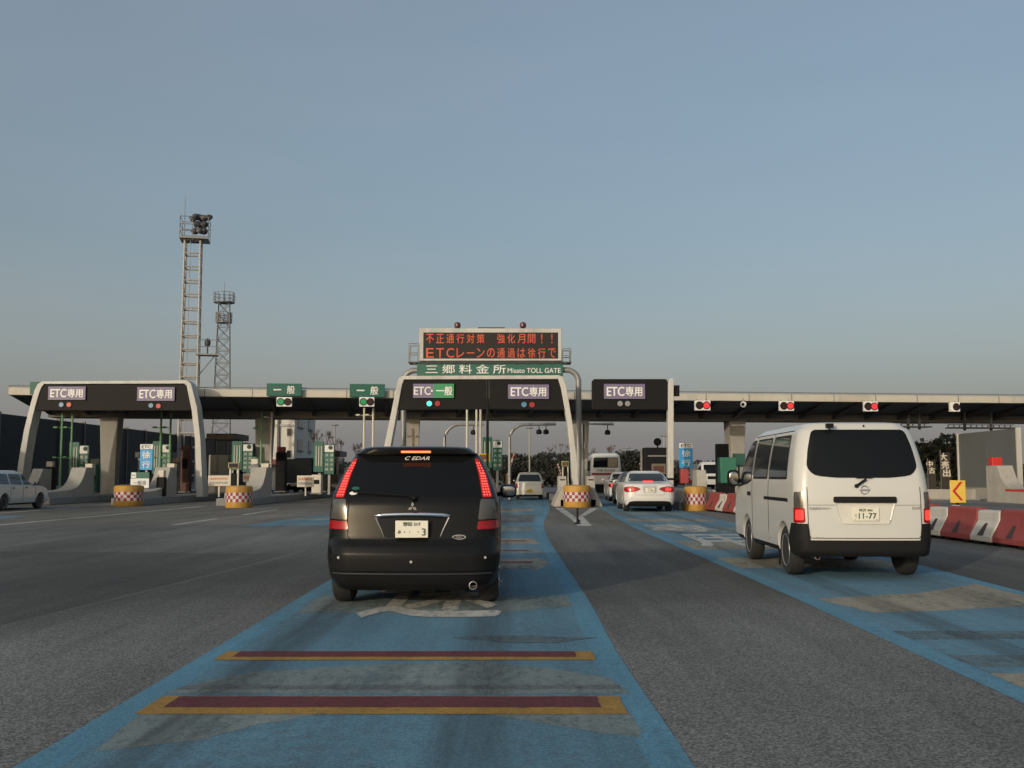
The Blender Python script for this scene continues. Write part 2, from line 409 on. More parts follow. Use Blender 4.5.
# ------------------------------------------------------------------ lettering
def letter(name, body, m, parent, loc, w, h, depth=0.006, bold=0.0, shear=0.0, lay=False, rz=0.0, spacing=1.0):
    """solid lettering centred on loc, w x h metres, facing -Y (or lying on the road when lay)"""
    c = bpy.data.curves.new('txt', 'FONT'); c.body = body
    c.shear = shear; c.extrude = 0.0; c.resolution_u = 3; c.space_character = spacing
    o = bpy.data.objects.new('txt', c); col.objects.link(o)
    bpy.context.view_layer.update()
    me = bpy.data.meshes.new_from_object(o.evaluated_get(bpy.context.evaluated_depsgraph_get()))
    bpy.data.objects.remove(o); bpy.data.curves.remove(c)
    n = len(me.vertices); co = np.zeros(n * 3); me.vertices.foreach_get('co', co); co = co.reshape(-1, 3)
    lo, hi = co.min(0), co.max(0)
    u = ((co[:, 0] - (lo[0] + hi[0]) / 2) / max(hi[0] - lo[0], 1e-6)) * w
    v = ((co[:, 1] - (lo[1] + hi[1]) / 2) / max(hi[1] - lo[1], 1e-6)) * h
    new = np.stack([u, v, np.zeros(n)], 1) if lay else np.stack([u, np.zeros(n), v], 1)
    me.vertices.foreach_set('co', new.ravel()); me.materials.clear(); me.materials.append(m)
    if bold and lay:
        bm = bmesh.new(); bm.from_mesh(me); k0 = bm.faces[:]
        for q, (dx, dy) in enumerate(((bold * w, 0), (-bold * w, 0), (0, bold * h), (0, -bold * h))):
            r = bmesh.ops.duplicate(bm, geom=k0)
            bmesh.ops.translate(bm, vec=(dx, dy, .0003 * (q + 1)), verts=[e for e in r['geom'] if isinstance(e, bmesh.types.BMVert)])
        bm.to_mesh(me); bm.free()
    if bold and not lay:
        bm = bmesh.new(); bm.from_mesh(me); k0 = bm.faces[:]; db = bold * h * .9
        for q, (dx, dz) in enumerate(((db, 0), (-db, 0), (0, db * .7), (0, -db * .7))):
            r = bmesh.ops.duplicate(bm, geom=k0)
            bmesh.ops.translate(bm, vec=(dx, -.0012 * (q + 1), dz), verts=[e for e in r['geom'] if isinstance(e, bmesh.types.BMVert)])
        bm.to_mesh(me); bm.free()
    if depth:
        bm = bmesh.new(); bm.from_mesh(me)
        bmesh.ops.remove_doubles(bm, verts=bm.verts, dist=1e-5)
        r = bmesh.ops.extrude_face_region(bm, geom=bm.faces[:])
        d = Vector((0, 0, depth)) if lay else Vector((0, -depth, 0))
        bmesh.ops.translate(bm, vec=d, verts=[e for e in r['geom'] if isinstance(e, bmesh.types.BMVert)])
        bmesh.ops.recalc_face_normals(bm, faces=bm.faces)
        bm.to_mesh(me); bm.free()
    me.update()
    ob = bpy.data.objects.new(name, me); col.objects.link(ob)
    if parent: ob.parent = parent
    ob.location = loc
    if rz: ob.rotation_euler = (0, 0, rz)
    return ob

# ------------------------------------------------------------------ ground and painted lanes
def sheet(name, pts, m, z, label=None):
    if 'ground' not in name and 'road_patch' not in name:             # painted edges are never ruler-straight
        rg, q = random.Random(len(pts) + int(pts[0][1] * 97)), []
        for a_, b_ in zip(pts, list(pts[1:]) + [pts[0]]):
            d_ = Vector((b_[0] - a_[0], b_[1] - a_[1])); k = max(1, min(160, int(d_.length / .045))); nn = Vector((-d_.y, d_.x)).normalized() if d_.length else Vector((0, 0))
            w_ = 0.0
            for i_ in range(k):
                w_ = w_ * .75 + rg.gauss(0, .002 if 'rumble' in name else .005); e_ = nn * (w_ if i_ else 0)
                q.append((a_[0] + d_.x * i_ / k + e_.x, a_[1] + d_.y * i_ / k + e_.y))
        pts = q
    b = MB(); b.add([(p[0], p[1], z) for p in pts], [tuple(range(len(pts)))])
    o = b.build(name, m, smooth=0)
    if o.data.polygons[0].normal.z < 0: o.data.flip_normals()
    o['kind'] = 'structure'
    return o
def strip(name, rows, m, z):
    """rows = (y, x left, x right)"""
    b = MB(); vs_ = []
    for y, a, c in rows: vs_ += [(a, y, z), (c, y, z)]
    b.add(vs_, [(2 * i, 2 * i + 1, 2 * i + 3, 2 * i + 2) for i in range(len(rows) - 1)])
    o = b.build(name, m, smooth=0); o['kind'] = 'structure'
    return o
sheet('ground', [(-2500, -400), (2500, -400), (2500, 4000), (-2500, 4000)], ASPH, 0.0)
# darker resurfacing on the left of the plaza, and its seam
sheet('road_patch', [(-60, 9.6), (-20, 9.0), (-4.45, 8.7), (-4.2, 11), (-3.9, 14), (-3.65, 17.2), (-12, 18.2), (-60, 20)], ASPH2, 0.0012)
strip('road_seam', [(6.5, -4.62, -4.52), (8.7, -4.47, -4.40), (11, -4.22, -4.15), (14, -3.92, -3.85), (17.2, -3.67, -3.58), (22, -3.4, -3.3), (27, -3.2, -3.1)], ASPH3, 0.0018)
sheet('road_patch', [(-60, 27.5), (-2.3, 27.0), (0.8, 27.0), (3.0, 25.6), (3.6, 41), (-2, 60), (-60, 60)], ASPH3, 0.0012)  # sunlit far stretch painted in as a paler, warmer sheet
def lerp_tab(tab, y):
    return float(np.interp(y, [t[0] for t in tab], [t[1] for t in tab]))
LC_R = [(1, 0.84), (4.6, 0.82), (7.6, 0.77), (10.7, 0.80), (19, 0.74), (24, 0.76), (28, 0.85), (34, 1.15), (42, 1.55), (60, 2.0)]
LC_L = [(1, -2.22), (5, -2.22), (12, -2.26), (45, -2.15), (60, -2.0)]
RL_L = [(1, 2.9), (6, 2.92), (11.4, 3.0), (26, 3.02), (36, 3.3), (45, 3.6), (60, 4.3)]
RL_R = [(1, 5.6), (11.4, 5.69), (15, 5.9), (26, 5.95), (36, 6.1), (60, 6.9)]
ys = list(np.concatenate([np.linspace(1, 12, 14), np.linspace(13.5, 60, 34)]))
for L, Rr in ((LC_L, LC_R), (RL_L, RL_R)):
    strip('blue_lane_paint', [(y, lerp_tab(L, y) + 0.2, lerp_tab(Rr, y) - 0.2) for y in ys], BLUE, 0.0025)
    for tab, s in ((L, 1), (Rr, -1)):
        strip('lane_edge_line', [(y, min(lerp_tab(tab, y), lerp_tab(tab, y) + s * 0.2), max(lerp_tab(tab, y), lerp_tab(tab, y) + s * 0.2)) for y in ys], BLUE_EDGE, 0.0025)
def lane_patch(pix, m, z=0.0037):
    return sheet('lane_patch', [G(*p) for p in pix], m, z)
def cl(y, u):                       # point of the centre lane at distance y, u in 0..1 across
    a, b = lerp_tab(LC_L, y) + 0.2, lerp_tab(LC_R, y) - 0.2
    return (a + (b - a) * u, y)
def rl(y, u):
    a, b = lerp_tab(RL_L, y) + 0.2, lerp_tab(RL_R, y) - 0.2
    return (a + (b - a) * u, y)
cpat = [([(9.9, 0.0), (9.9, 0.72), (10.35, 1.0), (11.2, 1.0), (11.2, 0.0)], PALE),
        ([(14.4, 0.0), (14.4, 0.93), (15.6, 1.0), (16.2, 0.95), (16.2, 0.0)], CREAM),
        ([(17.3, 0.0), (17.3, 1.0), (18.3, 0.95), (18.3, 0.0)], PALE),
        ([(19.6, 0.0), (19.6, 1.0), (21.3, 0.95), (21.3, 0.0)], CREAM),
        ([(24.2, 0.0), (24.2, 1.0), (26.6, 0.95), (26.6, 0.0)], PALE),
        ([(28.5, 0.1), (28.5, 0.95), (34, 0.95), (34, 0.1)], asphalt_mat('grey_paint', (0.10, 0.12, 0.14), (0.17, 0.19, 0.2), (AWEAR, 0.6), TR, holes=.8)),
        ([(36, 0.1), (36, 0.7), (38, 0.9), (40, 0.85), (40, 0.1)], CREAM)]
for pts, m in cpat: sheet('lane_patch', [cl(*p) for p in pts], m, 0.0037)
for y in (15.4, 17.8, 20.4): sheet('rumble_line', [cl(y, .02), cl(y, .9), cl(y + .28, .9), cl(y + .28, .02)], RPAINT, 0.0050)
for pix in ([(163, 694), (200, 683), (250, 673), (340, 667), (480, 662), (560, 670), (612, 679), (629, 694)], [(142, 714), (330, 713), (250, 727), (205, 740), (95, 752)], [(470, 713), (630, 713), (643, 739), (570, 728)]):
    lane_patch(pix, PALE, .0037)
lane_patch([(175, 690), (190, 685.5), (618, 685.5), (624, 690)], MATS['grey_paint'], .0043)
rpat = [([(11.0, 0.0), (11.5, .55), (12.5, 1.0), (10.5, 1.0), (10.0, .35), (9.9, .1)], CREAM),
        ([(6.4, .0), (6.4, .6), (6.9, .35), (6.9, 0.0)], CREAM),
        ([(14.6, 0.0), (14.6, 1.0), (16.2, 1.0), (16.4, 0.0)], CREAM),
        ([(18.2, 0.0), (18.2, .6), (20.2, .7), (20.6, 0.0)], CREAM),
        ([(23.4, 0.0), (23.4, 1.0), (26, 1.0), (26, 0.0)], PALE),
        ([(29, 0.0), (29, 1.0), (31, 1.0), (31, 0.0)], CREAM),
        ([(34, 0.0), (34, 1.0), (36, 1.0), (36, 0.0)], PALE),
        ([(8.3, 0.0), (8.3, 1.0), (8.75, 1.0), (8.75, 0.0)], asphalt_mat('slate_paint', (0.07, 0.125, 0.155), (0.125, 0.185, 0.215), (AWEAR, 0.6), TR, holes=.8)),
        ([(7.15, 0.0), (7.0, 1.0), (7.5, 1.0), (7.6, 0.0)], MATS['slate_paint'])]
for pts, m in rpat: sheet('lane_patch', [rl(*p) for p in pts], m, 0.0037)
# two rumble bars: ochre strip with a maroon strip on its far edge
for y0, y1, xa, xb, ra, rb in ((5.74, 6.19, -2.05, 0.63, -1.95, 0.50), (7.38, 7.74, -2.10, 0.59, -2.0, 0.46)):
    sheet('rumble_bar', [(xa, y0), (xb, y0), (xb, y1), (xa, y1)], YPAINT, 0.0062)
    sheet('rumble_bar_top', [(ra, y0 + (y1 - y0) * .34), (rb, y0 + (y1 - y0) * .34), (rb, y1 - .01), (ra, y1 - .01)], RPAINT, 0.0075)
o = letter('road_lettering', '速', WPAINT, None, (-0.78, 11.45, 0.0062), 1.32, 3.7, 0.0, bold=0.02, lay=True); o['kind'] = 'structure'
o = letter('road_lettering', '専', WPAINT, None, (4.15, 25.6, 0.0062), 1.5, 3.4, 0.0, bold=0.02, lay=True); o['kind'] = 'structure'
o = letter('road_lettering', '用', WPAINT, None, (4.25, 20.8, 0.0062), 1.5, 3.8, 0.0, bold=0.02, lay=True); o['kind'] = 'structure'
# other markings
ysl = list(np.linspace(25, 43, 10))
strip('white_line', [(y, -13.5 + (y - 25) * .03, -13.3 + (y - 25) * .03) for y in ysl], WPAINT, 0.0037)
strip('white_line', [(y, -8.9, -8.75) for y in (27, 31)], WPAINT, 0.0037)
strip('white_line', [(y, -8.9, -8.75) for y in (34, 39)], WPAINT, 0.0037)
strip('white_line', [(y, -17.6, -17.42) for y in (25, 42)], WPAINT, 0.0037)
sheet('blue_lane_paint', [(-6.9, 26.6), (-3.2, 26.6), (-3.0, 33), (-6.4, 33)], BLUE, 0.0030)
sheet('lane_patch', [(-6.6, 30), (-3.3, 30), (-3.3, 31.2), (-6.4, 31.2)], CREAM, 0.0041)
sheet('lane_patch', [(-6.0, 27.0), (-3.5, 27.0), (-3.5, 27.7), (-6.0, 27.7)], PALE, 0.0041)
sheet('blue_lane_paint', [(-20.5, 29), (-15.2, 29), (-15.4, 33), (-20.5, 33)], BLUE, 0.0030)
# white Y where the lanes part
for pix in (((555, 508), (563, 508), (581, 521), (577, 525), (571, 519)), ((591, 508), (599, 508), (583, 517), (592, 526), (577, 526), (578, 517))):
    sheet('white_marking', [G(*p) for p in pix], WPAINT, 0.0037)
for c, rx, ry in (((-0.25 + .35, 8.35), .55, .14), ((-0.05 + .2, 8.2), .3, .08)):       # dried spill on the lane
    sheet('road_stain', [(c[0] + rx * math.cos(t) * (1 + .15 * math.sin(3 * t)), c[1] + ry * math.sin(t) * (1 + .3 * math.cos(2 * t + 1))) for t in np.linspace(0, 2 * math.pi, 22)[:-1]],
          MATS['slate_paint'], 0.0050 + 0.0006 * (rx < .4))

# ------------------------------------------------------------------ vehicles: shells lofted from measured profiles
def pchip(tab):
    x = np.array([t[0] for t in tab], float); y = np.array([t[1] for t in tab], float)
    h = np.diff(x); d = np.diff(y) / h
    m = np.zeros(len(x)); m[0], m[-1] = d[0], d[-1]
    for i in range(1, len(x) - 1):
        m[i] = 0 if d[i - 1] * d[i] <= 0 else 2 * d[i - 1] * d[i] / (d[i - 1] + d[i])
    def f(q):
        q = min(max(q, x[0]), x[-1]); i = min(int(np.searchsorted(x, q, 'right')) - 1, len(h) - 1)
        t = (q - x[i]) / h[i]
        return float((2 * t**3 - 3 * t**2 + 1) * y[i] + (t**3 - 2 * t**2 + t) * h[i] * m[i] + (-2 * t**3 + 3 * t**2) * y[i + 1] + (t**3 - t**2) * h[i] * m[i + 1])
    return f
class Shell:
    """x right, y forward from the rear end, z up"""
    def __init__(s, w, r, f, rc=0.2, fc=0.3, bow=0.06, fbow=0.12, crown=0.05, levels=44):
        s.w, s.r, s.f = pchip(w), pchip(r), pchip(f)
        s.rc = pchip(rc) if isinstance(rc, list) else (lambda z: rc)
        s.fc, s.bow, s.fbow, s.crown = fc, bow, fbow, crown
        s.z0, s.z1 = w[0][0], w[-1][0]
        s.levels = levels; s.keys = sorted(set([t[0] for t in w + r + f]))
    def rear_y(s, x, z):
        w, rc = s.w(z), s.rc(z); ax = min(abs(x), w - 1e-4)
        y = s.r(z) + s.bow * (ax / w) ** 2
        k = ax - (w - rc)
        if k > 0: y += rc - math.sqrt(max(rc * rc - k * k, 0))
        return y
    def side_x(s, y, z):
        w, rc = s.w(z), s.rc(z); k = y - s.r(z) - s.bow
        if k < rc: return w - rc + math.sqrt(max(rc * rc - (rc - max(k, 0)) ** 2, 0))
        k = s.f(z) - s.fbow - y
        if k < s.fc: return w - s.fc + math.sqrt(max(s.fc ** 2 - (s.fc - max(k, 0)) ** 2, 0))
        return w
    def front_y(s, x, z):
        w = s.w(z); ax = min(abs(x), w - 1e-4); y = s.f(z) - s.fbow * (ax / w) ** 2; k = ax - (w - s.fc)
        if k > 0: y -= s.fc - math.sqrt(max(s.fc ** 2 - k * k, 0))
        return y
    def pt(s, face, u, z):
        if face == 'rear': return Vector((u, s.rear_y(u, z), z))
        if face == 'front': return Vector((u, s.front_y(u, z), z))
        return Vector((s.side_x(u, z) * (-1 if face == 'left' else 1), u, z))
    def nrm(s, face, u, z):
        e = 0.008
        a = s.pt(face, u + e, z) - s.pt(face, u - e, z); b = s.pt(face, u, min(z + e, s.z1)) - s.pt(face, u, z - e)
        n = a.cross(b).normalized()
        ref = {'rear': Vector((0, -1, 0)), 'front': Vector((0, 1, 0)), 'left': Vector((-1, 0, 0)), 'right': Vector((1, 0, 0))}[face]
        return n if n.dot(ref) > 0 else -n
    def ring(s, z, inset=0.0, n=13):
        w, r, f, rc, fc = s.w(z) - inset, s.r(z) + inset, s.f(z) - inset, max(s.rc(z) - inset * .5, .03), max(s.fc - inset * .5, .03)
        pts = []
        for i in range(n): x = -(w - rc) + 2 * (w - rc) * i / n; pts.append((x, r + s.bow * (x / w) ** 2))
        for i in range(n): t = math.pi / 2 * i / n; x = w - rc + rc * math.sin(t); pts.append((x, r + s.bow * (x / w) ** 2 + rc * (1 - math.cos(t))))
        ya, yb = r + s.bow + rc, f - s.fbow - fc
        for i in range(2 * n): pts.append((w, ya + (yb - ya) * i / (2 * n)))
        for i in range(n): t = math.pi / 2 * i / n; x = w - fc + fc * math.cos(t); pts.append((x, f - s.fbow * (x / w) ** 2 - fc * (1 - math.sin(t))))
        for i in range(n): x = (w - fc) - 2 * (w - fc) * i / n; pts.append((x, f - s.fbow * (x / w) ** 2))
        for i in range(n): t = math.pi / 2 * (1 - i / n); x = -(w - fc + fc * math.cos(t)); pts.append((x, f - s.fbow * (x / w) ** 2 - fc * (1 - math.sin(t))))
        for i in range(2 * n): pts.append((-w, yb + (ya - yb) * i / (2 * n)))
        for i in range(n): t = math.pi / 2 * (1 - i / n); x = -(w - rc + rc * math.sin(t)); pts.append((x, r + s.bow * (x / w) ** 2 + rc * (1 - math.cos(t))))
        return pts
    def mesh(s, arches=(), arch_r=0.34, m=0):
        zs = sorted(set([round(v, 4) for v in list(np.linspace(s.z0, s.z1, s.levels)) + s.keys]))
        rings = [[(x, y, z) for x, y in s.ring(z)] for z in zs]
        rings.insert(0, [(x, y, s.z0) for x, y in s.ring(s.z0, 0.12)])
        for ins, k in ((0.012, .28), (0.035, .52), (0.08, .72), (0.16, .86), (0.3, .95), (0.45, 1.0)):
            rings.append([(x, y, s.z1 + s.crown * k) for x, y in s.ring(s.z1, ins)])
        b = MB(); n = len(rings[0])
        b.add([p for r_ in rings for p in r_], [(i * n + k, i * n + (k + 1) % n, (i + 1) * n + (k + 1) % n, (i + 1) * n + k) for i in range(len(rings) - 1) for k in range(n)]
              + [tuple(range(n - 1, -1, -1)), tuple((len(rings) - 1) * n + k for k in range(n))])
        return b
def boolean_cut(o, cutter):
    md = o.modifiers.new('cut', 'BOOLEAN'); md.operation = 'DIFFERENCE'; md.solver = 'EXACT'; md.object = cutter
    bpy.context.view_layer.update()
    me = bpy.data.meshes.new_from_object(o.evaluated_get(bpy.context.evaluated_depsgraph_get()))
    o.modifiers.clear(); o.data = me
    me.polygons.foreach_set('use_smooth', [True] * len(me.polygons)); me.set_sharp_from_angle(angle=R(32))
    bpy.data.objects.remove(cutter)
def fillet(poly, rad):
    out = []; n = len(poly)
    for i in range(n):
        a, b, c = Vector(poly[i - 1]), Vector(poly[i]), Vector(poly[(i + 1) % n])
        d1, d2 = (a - b), (c - b); l1, l2 = d1.length, d2.length
        k = min(rad, l1 * .45, l2 * .45)
        p, q = b + d1 / l1 * k, b + d2 / l2 * k
        for j in range(5):
            t = j / 4; out.append((p * (1 - t) ** 2 + b * 2 * t * (1 - t) + q * t * t))
    return out
def patch(sh, face, poly, m, name, parent, off=0.004, thick=0.02, rad=0.04, rows=16, cols=14):
    """a panel that follows the shell: poly = outline in (across, up)"""
    pl = fillet(poly, rad)
    z0, z1 = min(p[1] for p in pl), max(p[1] for p in pl)
    g = []
    for i in range(rows + 1):
        t = i / rows; t = .5 - .5 * math.cos(math.pi * t)
        z = z0 + (z1 - z0) * min(max(t, 0.004), 0.996); xs = []
        for k in range(len(pl)):
            a, b = pl[k - 1], pl[k]
            if (a[1] - z) * (b[1] - z) <= 0 and abs(a[1] - b[1]) > 1e-9: xs.append(a[0] + (b[0] - a[0]) * (z - a[1]) / (b[1] - a[1]))
        g.append((z, min(xs), max(xs)))
    vs_, back = [], []
    for z, a, b in g:
        for j in range(cols + 1):
            u = a + (b - a) * j / cols
            p, n = sh.pt(face, u, z), sh.nrm(face, u, z)
            vs_.append(p + n * off); back.append(p - n * (thick - off))
    C = cols + 1; fs = [(i * C + j, i * C + j + 1, (i + 1) * C + j + 1, (i + 1) * C + j) for i in range(rows) for j in range(cols)]
    rim = [j for j in range(C)] + [i * C + cols for i in range(1, rows + 1)] + [rows * C + j for j in range(cols - 1, -1, -1)] + [i * C for i in range(rows - 1, 0, -1)]
    N = len(vs_)
    vs_ += [back[k] for k in rim]
    fs += [(rim[k], rim[(k + 1) % len(rim)], N + (k + 1) % len(rim), N + k) for k in range(len(rim))]
    b = MB().add(vs_, fs)
    return b.build(name, m, parent, smooth=40)
class Seams:
    def __init__(s): s.l = []
    def build(s, name, m, t): return [b.build(name, m, t) for b in s.l]
def seam_on(sh, face, pts, b, r=0.0045, m=0, off=0.0):
    if isinstance(b, Seams): b.l.append(MB()); b = b.l[-1]
    path = []
    for k in range(len(pts) - 1):
        for j in range(9):
            t = j / 9; path.append((pts[k][0] + (pts[k + 1][0] - pts[k][0]) * t, pts[k][1] + (pts[k + 1][1] - pts[k][1]) * t))
    path.append(pts[-1])
    b.tube([sh.pt(face, u, z) + sh.nrm(face, u, z) * off for u, z in path], r, 6, m)
def wheel(parent, x, y, r, w, rim_m, side, spokes=0):
    b = MB(); h = w / 2
    b.lathe([(r * .62, -h * .9), (r * .86, -h), (r * .965, -h * .8), (r, -h * .35), (r, h * .35), (r * .965, h * .8), (r * .86, h), (r * .62, h * .9)], (0, 0, 0), 28, 0, 'x')
    t = b.build('wheel', RUBBER, parent, (x, y, r))
    q = MB(); s = side
    q.lathe([(r * .66, s * h * .80), (r * .64, s * h * .98), (r * .58, s * h * .82), (r * .36, s * h * .55), (r * .2, s * h * .8), (r * .12, s * h * .86)][::s], (0, 0, 0), 24, 0, 'x')
    if spokes:
        for k in range(spokes):
            a = 2 * math.pi * k / spokes
            c, sn = math.cos(a), math.sin(a)
            q.tube([(s * h * .8, r * .1 * c, r * .1 * sn), (s * h * .93, r * .6 * c, r * .6 * sn)], r * .07, 5)
    q.build('rim', rim_m, t)
    return t
def number_plate(parent, loc, lines, face=PLATE_W, ink=GREEN_INK, w=0.33, h=0.165):
    p = MB().box((0, 0, 0), (w, 0.012, h)).build('number_plate', face, parent, loc, bevel=0.004)
    for body, x, z, tw, th in lines: letter('lettering', body, ink, p, (x * w, -0.0068, z * h), tw * w, th * h, 0.002, 0.012)
    return p

def base_vehicle(name, label, cat, sh, paint, loc, rz, wheels, wr, ww, rim, spokes=0, group=None, wx=None):
    t = thing(name, label, cat, loc, rz, group)
    body = sh.mesh().build('body', [paint, BLACKP], t, smooth=32)
    for pg in body.data.polygons:
        if pg.center.z < sh.z0 + .05: pg.material_index = 1
    cut = MB(); x0 = wx
    for y in wheels:
        for s in (-1, 1):
            cut.lathe([(wr * 1.14, -0.30), (wr * 1.14, 0.30)], (s * (x0 + .17), y, wr * 1.02), 32, 0, 'x')
    boolean_cut(body, cut.build('cutter', paint, t, smooth=0))
    for y in wheels:
        for s in (-1, 1): wheel(t, s * (x0 - ww / 2 + .0), y, wr, ww, rim, s, spokes)
    ax = MB(); [ax.tube([(-x0 + .1, y, wr), (x0 - .1, y, wr)], 0.05, 8) for y in wheels]
    ax.box((0, (wheels[0] + wheels[-1]) / 2, sh.z0 + .06), (1.0, wheels[-1] - wheels[0] + .6, .10))
    ax.build('underbody', BLACKP, t)
    return t, body
def wing_mirror(t, s, x, y, z, m, sz=(0.2, 0.12, 0.16)):
    b = MB(); b.superball((s * (x + sz[0] / 2), y, z), (sz[0] / 2, sz[1] / 2, sz[2] / 2), 20, 3.2)
    b.tube([(s * (x - .1), y + .05, z - .06), (s * (x + .03), y, z - .03)], .03, 6)
    o = b.build('wing_mirror', m, t, smooth=60)
    g = MB(); g.superball((0, 0, 0), (sz[0] * .40, .012, sz[2] * .38), 20, 3.2)
    g.build('mirror_glass', mat('mirror_face', (.35, .36, .37), .08, metal=1.0, var=.02), o, (s * (x + sz[0] / 2), y - sz[1] * .49, z))
    return o
mirror = lambda poly: [(-x, z) for x, z in poly]

# ---- the dark people carrier ahead
def people_carrier():
    sh = Shell(w=[(.17, .78), (.24, .84), (.36, .875), (.55, .895), (.75, .895), (.92, .885), (1.06, .865), (1.25, .80), (1.42, .715), (1.50, .665), (1.555, .59)],
               r=[(.17, .20), (.24, .07), (.35, .015), (.50, 0.0), (.60, .03), (.68, .085), (.78, .10), (1.0, .125), (1.08, .16), (1.30, .33), (1.46, .44), (1.505, .455), (1.518, .37), (1.555, .36)],
               f=[(.17, 4.5), (.3, 4.68), (.6, 4.74), (.78, 4.62), (.92, 4.15), (1.0, 3.72), (1.3, 3.15), (1.555, 2.55)],
               rc=[(.17, .22), (.5, .26), (.8, .24), (1.1, .16), (1.45, .12), (1.555, .16)], fc=.42, bow=.10, fbow=.16, crown=.045, levels=64)
    t, body = base_vehicle('people_carrier', 'black people carrier seen from behind with tall brake lights lit, on the left blue lane', 'car', sh, PAINT_BLK,
                           (-.975, 10.05, 0), R(.6), (0.78, 3.60), .335, .215, ALLOY, 5, wx=.875)
    patch(sh, 'rear', [(-.695, 1.085), (.695, 1.085), (.632, 1.33), (.565, 1.498), (-.565, 1.498), (-.632, 1.33)], GLASS_D, 'rear_window', t, .003, rad=.05)
    for s in (-1, 1):
        side = 'left' if s < 0 else 'right'
        patch(sh, side, [(.62, 1.06), (1.35, 1.05), (1.35, 1.45), (.85, 1.47)], GLASS_D, 'side_window', t, .003)
        patch(sh, side, [(1.42, 1.04), (2.35, 1.02), (2.35, 1.45), (1.42, 1.46)], GLASS_D, 'side_window', t, .003)
        patch(sh, side, [(2.45, 1.02), (3.35, 1.0), (2.75, 1.43), (2.45, 1.45)], GLASS_D, 'side_window', t, .003)
        f = (lambda p: p) if s > 0 else mirror
        # slim upper lamp with dotted LEDs, clear middle, red foot
        lamp = patch(sh, 'rear', f([(.712, 1.075), (.805, 1.075), (.738, 1.30), (.655, 1.46), (.618, 1.468), (.668, 1.30)]), LENS_RD, 'tail_lamp', t, .010, rad=.02)
        led = MB()
        for k in range(13):
            z = 1.10 + .315 * k / 12
            xc = float(np.interp(z, [1.08, 1.30, 1.44], [.757, .703, .640])); hw = float(np.interp(z, [1.08, 1.44], [.027, .010]))
            for j in (-1, 0, 1) if k < 9 else (-1, 1):
                u = s * (xc + j * hw); p = sh.pt('rear', u, z) + sh.nrm('rear', u, z) * .010
                led.ball(p, .0095, 6)
        led.build('lit_led', LED_R, lamp)
        patch(sh, 'rear', f([(.665, .86), (.858, .865), (.825, 1.062), (.69, 1.062)]), LENS_C, 'reversing_lens', t, .008, rad=.02)
        patch(sh, 'rear', f([(.655, .765), (.872, .77), (.86, .853), (.665, .85)]), LENS_R, 'lower_lens', t, .009, rad=.02)
        wing_mirror(t, s, .885, 2.95, 1.10, PAINT_BLK, (.22, .13, .17))
        MB().lathe([(.013, -.004), (.013, .012)], (s * .74, sh.rear_y(s * .74, .50) - .004, .50), 12, 0, 'y').build('parking_sensor', SATIN, t)
    MB().lathe([(.013, -.004), (.013, .012)], (0, sh.rear_y(0, .465) - .004, .465), 12, 0, 'y').build('parking_sensor', SATIN, t)
    # plate bay, garnish, plate
    bay = patch(sh, 'rear', [(-.275, .69), (.275, .69), (.365, .89), (-.365, .89)], BLACKP, 'plate_bay', t, .004, rad=.04)
    gz = lambda x: .915 - .012 * (abs(x) / .38) ** 2
    MB().tube([(x, sh.rear_y(x, gz(x)) - .022, gz(x)) for x in np.linspace(-.385, .385, 19)], [.004] + [.020] * 17 + [.004], 10).build('chrome_garnish', CHROME, t)
    for s_ in (-1, 1): MB().tube([sh.pt('rear', s_ * x, z) + sh.nrm('rear', s_ * x, z) * .006 for x, z in ((.372, .885), (.345, .83), (.31, .76), (.285, .70))], [.010, .008, .005, .003], 6).build('bay_rim', GREY_STEEL, t)  # grey tubes stand in for the highlight along the bay edges
    number_plate(t, (0, .055, .775), [('野田 317', 0, .30, .52, .22), ('3', .37, -.16, .11, .42), ('み', -.38, -.16, .09, .2), ('・', -.22, -.16, .03, .06), ('・', -.06, -.16, .03, .06), ('・', .2, -.16, .03, .06)], ink=GREEN_INK)
    # three-lozenge emblem
    e = MB()
    for k in range(3):
        a = R(90 + 120 * k); d = Vector((math.cos(a), math.sin(a))); q = Vector((-d.y, d.x))
        pts = [Vector((0, 0)), d * .026 + q * .0155, d * .052, d * .026 - q * .0155]
        e.prism([(p.x, p.y) for p in pts], -.008, 0, 'xz')
    e.build('emblem', CHROME, t, (0, sh.rear_y(0, .985) - .001, .985))
    MB().lathe([(1, -.004), (1, .0)], (0, 0, 0), 28, 0, 'y').build('oval_badge', SATIN, t, (.475, sh.rear_y(.475, .695) - .004, .695)).scale = (.07, 1, .023)
    MB().lathe([(1, -.0065), (1, .0)], (0, 0, 0), 28, 0, 'y').build('oval_badge', BLACKP, t, (.475, sh.rear_y(.475, .695) - .004, .695)).scale = (.06, 1, .015)
    letter('badge_lettering', 'MPI', SATIN, t, (.475, sh.rear_y(.475, .695) - .011, .695), .062, .013, .002, .02)
    # high stop lamp under the spoiler lip, window lettering, stickers, wiper
    MB().box((.01, sh.rear_y(0, 1.53) - .004, 1.532), (.31, .03, .020)).build('high_stop_lamp', LED_O, t, bevel=.004)
    lt = letter('window_sticker', 'C EDAR', SWHITE, t, (.02, sh.rear_y(0, 1.47) - .008, 1.468), .26, .042, .001, .02, shear=.35); lt.rotation_euler = (R(-33), 0, R(0))
    for z, m in ((1.165, SGREEN), (1.118, SWHITE)):
        x = -.60 - (.018 if z < 1.15 else 0); p = sh.pt('rear', x, z); n = sh.nrm('rear', x, z)
        d = MB().lathe([(1, 0), (1, .002)], (0, 0, 0), 20).build('round_sticker', m, t, p + n * .003); d.rotation_mode = 'QUATERNION'
        d.rotation_quaternion = n.to_track_quat('Z', 'Y'); d.scale = (.042, .021, 1)
